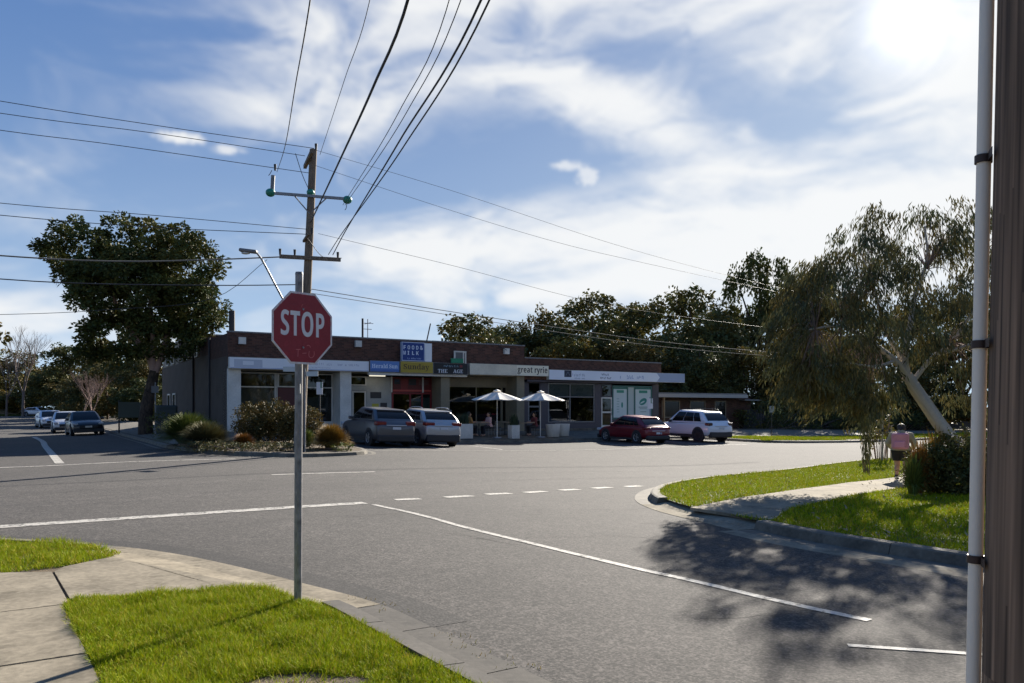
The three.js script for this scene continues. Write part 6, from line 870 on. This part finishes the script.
shrub('ground_cover', 'low grey green ground cover along the garden bed edge', -9.0, 28.6, [[-2.2, .12, -.5, 1.0, .16, .5], [-1.0, .12, .3, 1.1, .16, .45], [.4, .12, .3, 1.1, .15, .4], [1.5, .10, -.1, .7, .13, .35], [.2, .12, -.6, 1.2, .15, .5]], { clumps: 50, norm: .16, cr: .09, per: 16, L: .07, w: .02, droop: 0, flat: .6 }, M.tOlive, 82);
shrub('shrub', 'small rust and green shrub at the right end of the garden bed edge', -6.1, 28.9, [[0, .12, 0, .4, .14, .3]], { clumps: 50, norm: .12, cr: .08, per: 16, L: .07, w: .02, droop: 0, flat: .7 }, M.tGreen, 83);
shrub('shrub', 'dark low shrub against the grey side wall of the corner building', -15.6, 39.2, [[0, .5, 0, 1.2, .55, .6], [-1.3, .5, .6, .8, .5, .6]], { clumps: 30, norm: .6, cr: .18, per: 24, L: .10, w: .03, droop: 0, flat: 1 }, M.leafDark, 84);
for (const [l, u, v, k] of [['dark hedge along the fence left of the staked saplings', 40, -2.4, 0], ['dark hedge along the fence behind the walker', 47, -2.2, 1], ['dark hedge along the fence right of the walker', 54, -2.2, 2], ['dark shrub at the left end of the paling fence', 35.6, -1.8, 3]]) { const [x, d] = uv(u, v); shrub('hedge', l, x, d, [[-2, .8, -1.2, 1.8, .9, 1], [0, 1.0, 0, 2, 1.1, 1], [2, .9, 1.2, 1.9, 1.0, 1]], { clumps: 36, norm: 2, cr: .34, per: 24, L: .2, w: .055, droop: 0, flat: 1 }, k % 2 ? M.leafEuc : M.leafDark, 90 + k); }
// ---------- big bush beside the path, strappy plants along its front
{
  shrub('shrub', 'large dark bush at the foot of the leaning gum beside the path', 10.5, 18.6, [[-.75, .55, .1, .62, .60, .55], [0, .75, -.1, .8, .65, .6], [.8, .6, 0, .8, .65, .6], [1.6, .6, .2, .7, .6, .6], [.3, .35, .3, 1.2, .4, .5]], { clumps: 110, norm: .4, cr: .13, per: 30, L: .085, w: .024, droop: .15, flat: 1 }, M.leafEuc, 95, hB(10.5, 18.6));
  const T = (l, X, d, rad, h, n, m, s) => { const t = tussock('strappy_plant', l, X, d, rad, h, n, m, s, .014, 'strappy plants at the bush'); t.position.y = hB(X, d); };
  T('rust tipped strappy plant at the left front of the large bush', 9.3, 18.3, .42, 1.25, 420, M.tRust, 11); T('green strappy plant left of the large bush', 9.0, 17.95, .38, .95, 380, M.tGreen, 12); T('tall ochre strappy plant on top of the large bush', 9.9, 18.8, .55, 1.55, 520, M.tGold, 13); T('ochre strappy plant at the trunk end of the large bush', 10.9, 19.0, .6, 1.6, 420, M.tOlive, 14);
}
// ---------- staked saplings
{
  const spots = [[14.26, 31.9, 1.5], [14.62, 31.6, 1.75], [15.0, 32.0, 1.35], [15.35, 32.4, 1.5]], names = ['first', 'second', 'third', 'fourth'];
  spots.forEach(([X, d, h], i) => { const t = thing('garden_stake', names[i] + ' timber stake of the sapling guard, counted from the left', 'stake', [X, hB(X, d) - .1, -d], 0, 'stakes round the sapling'); mesh('stake', cyl(V(0, 0, 0), V(.02, h, 0), .035, .03, 6), std([.34, .28, .2], .9), t); mesh('tie', cyl(V(.013, h * .72, 0), V(.014, h * .78, 0), .04, .04, 8), M.plastic, t); });
  shrub('sapling', 'young leafy sapling between the timber stakes', 14.7, 32.0, [[0, 1.3, 0, .5, .5, .45], [.1, 2.0, .1, .4, .5, .4], [-.25, .9, .1, .45, .4, .4], [.15, 2.6, 0, .22, .35, .25]], { clumps: 26, norm: .3, cr: .16, per: 15, L: .12, w: .03, droop: .3, flat: 1 }, M.leafYellow, 97, hB(14.7, 32));
}

scene.traverse(o => { if (o.isMesh) { o.castShadow = true; o.receiveShadow = true; } });
renderer.render(scene, camera);
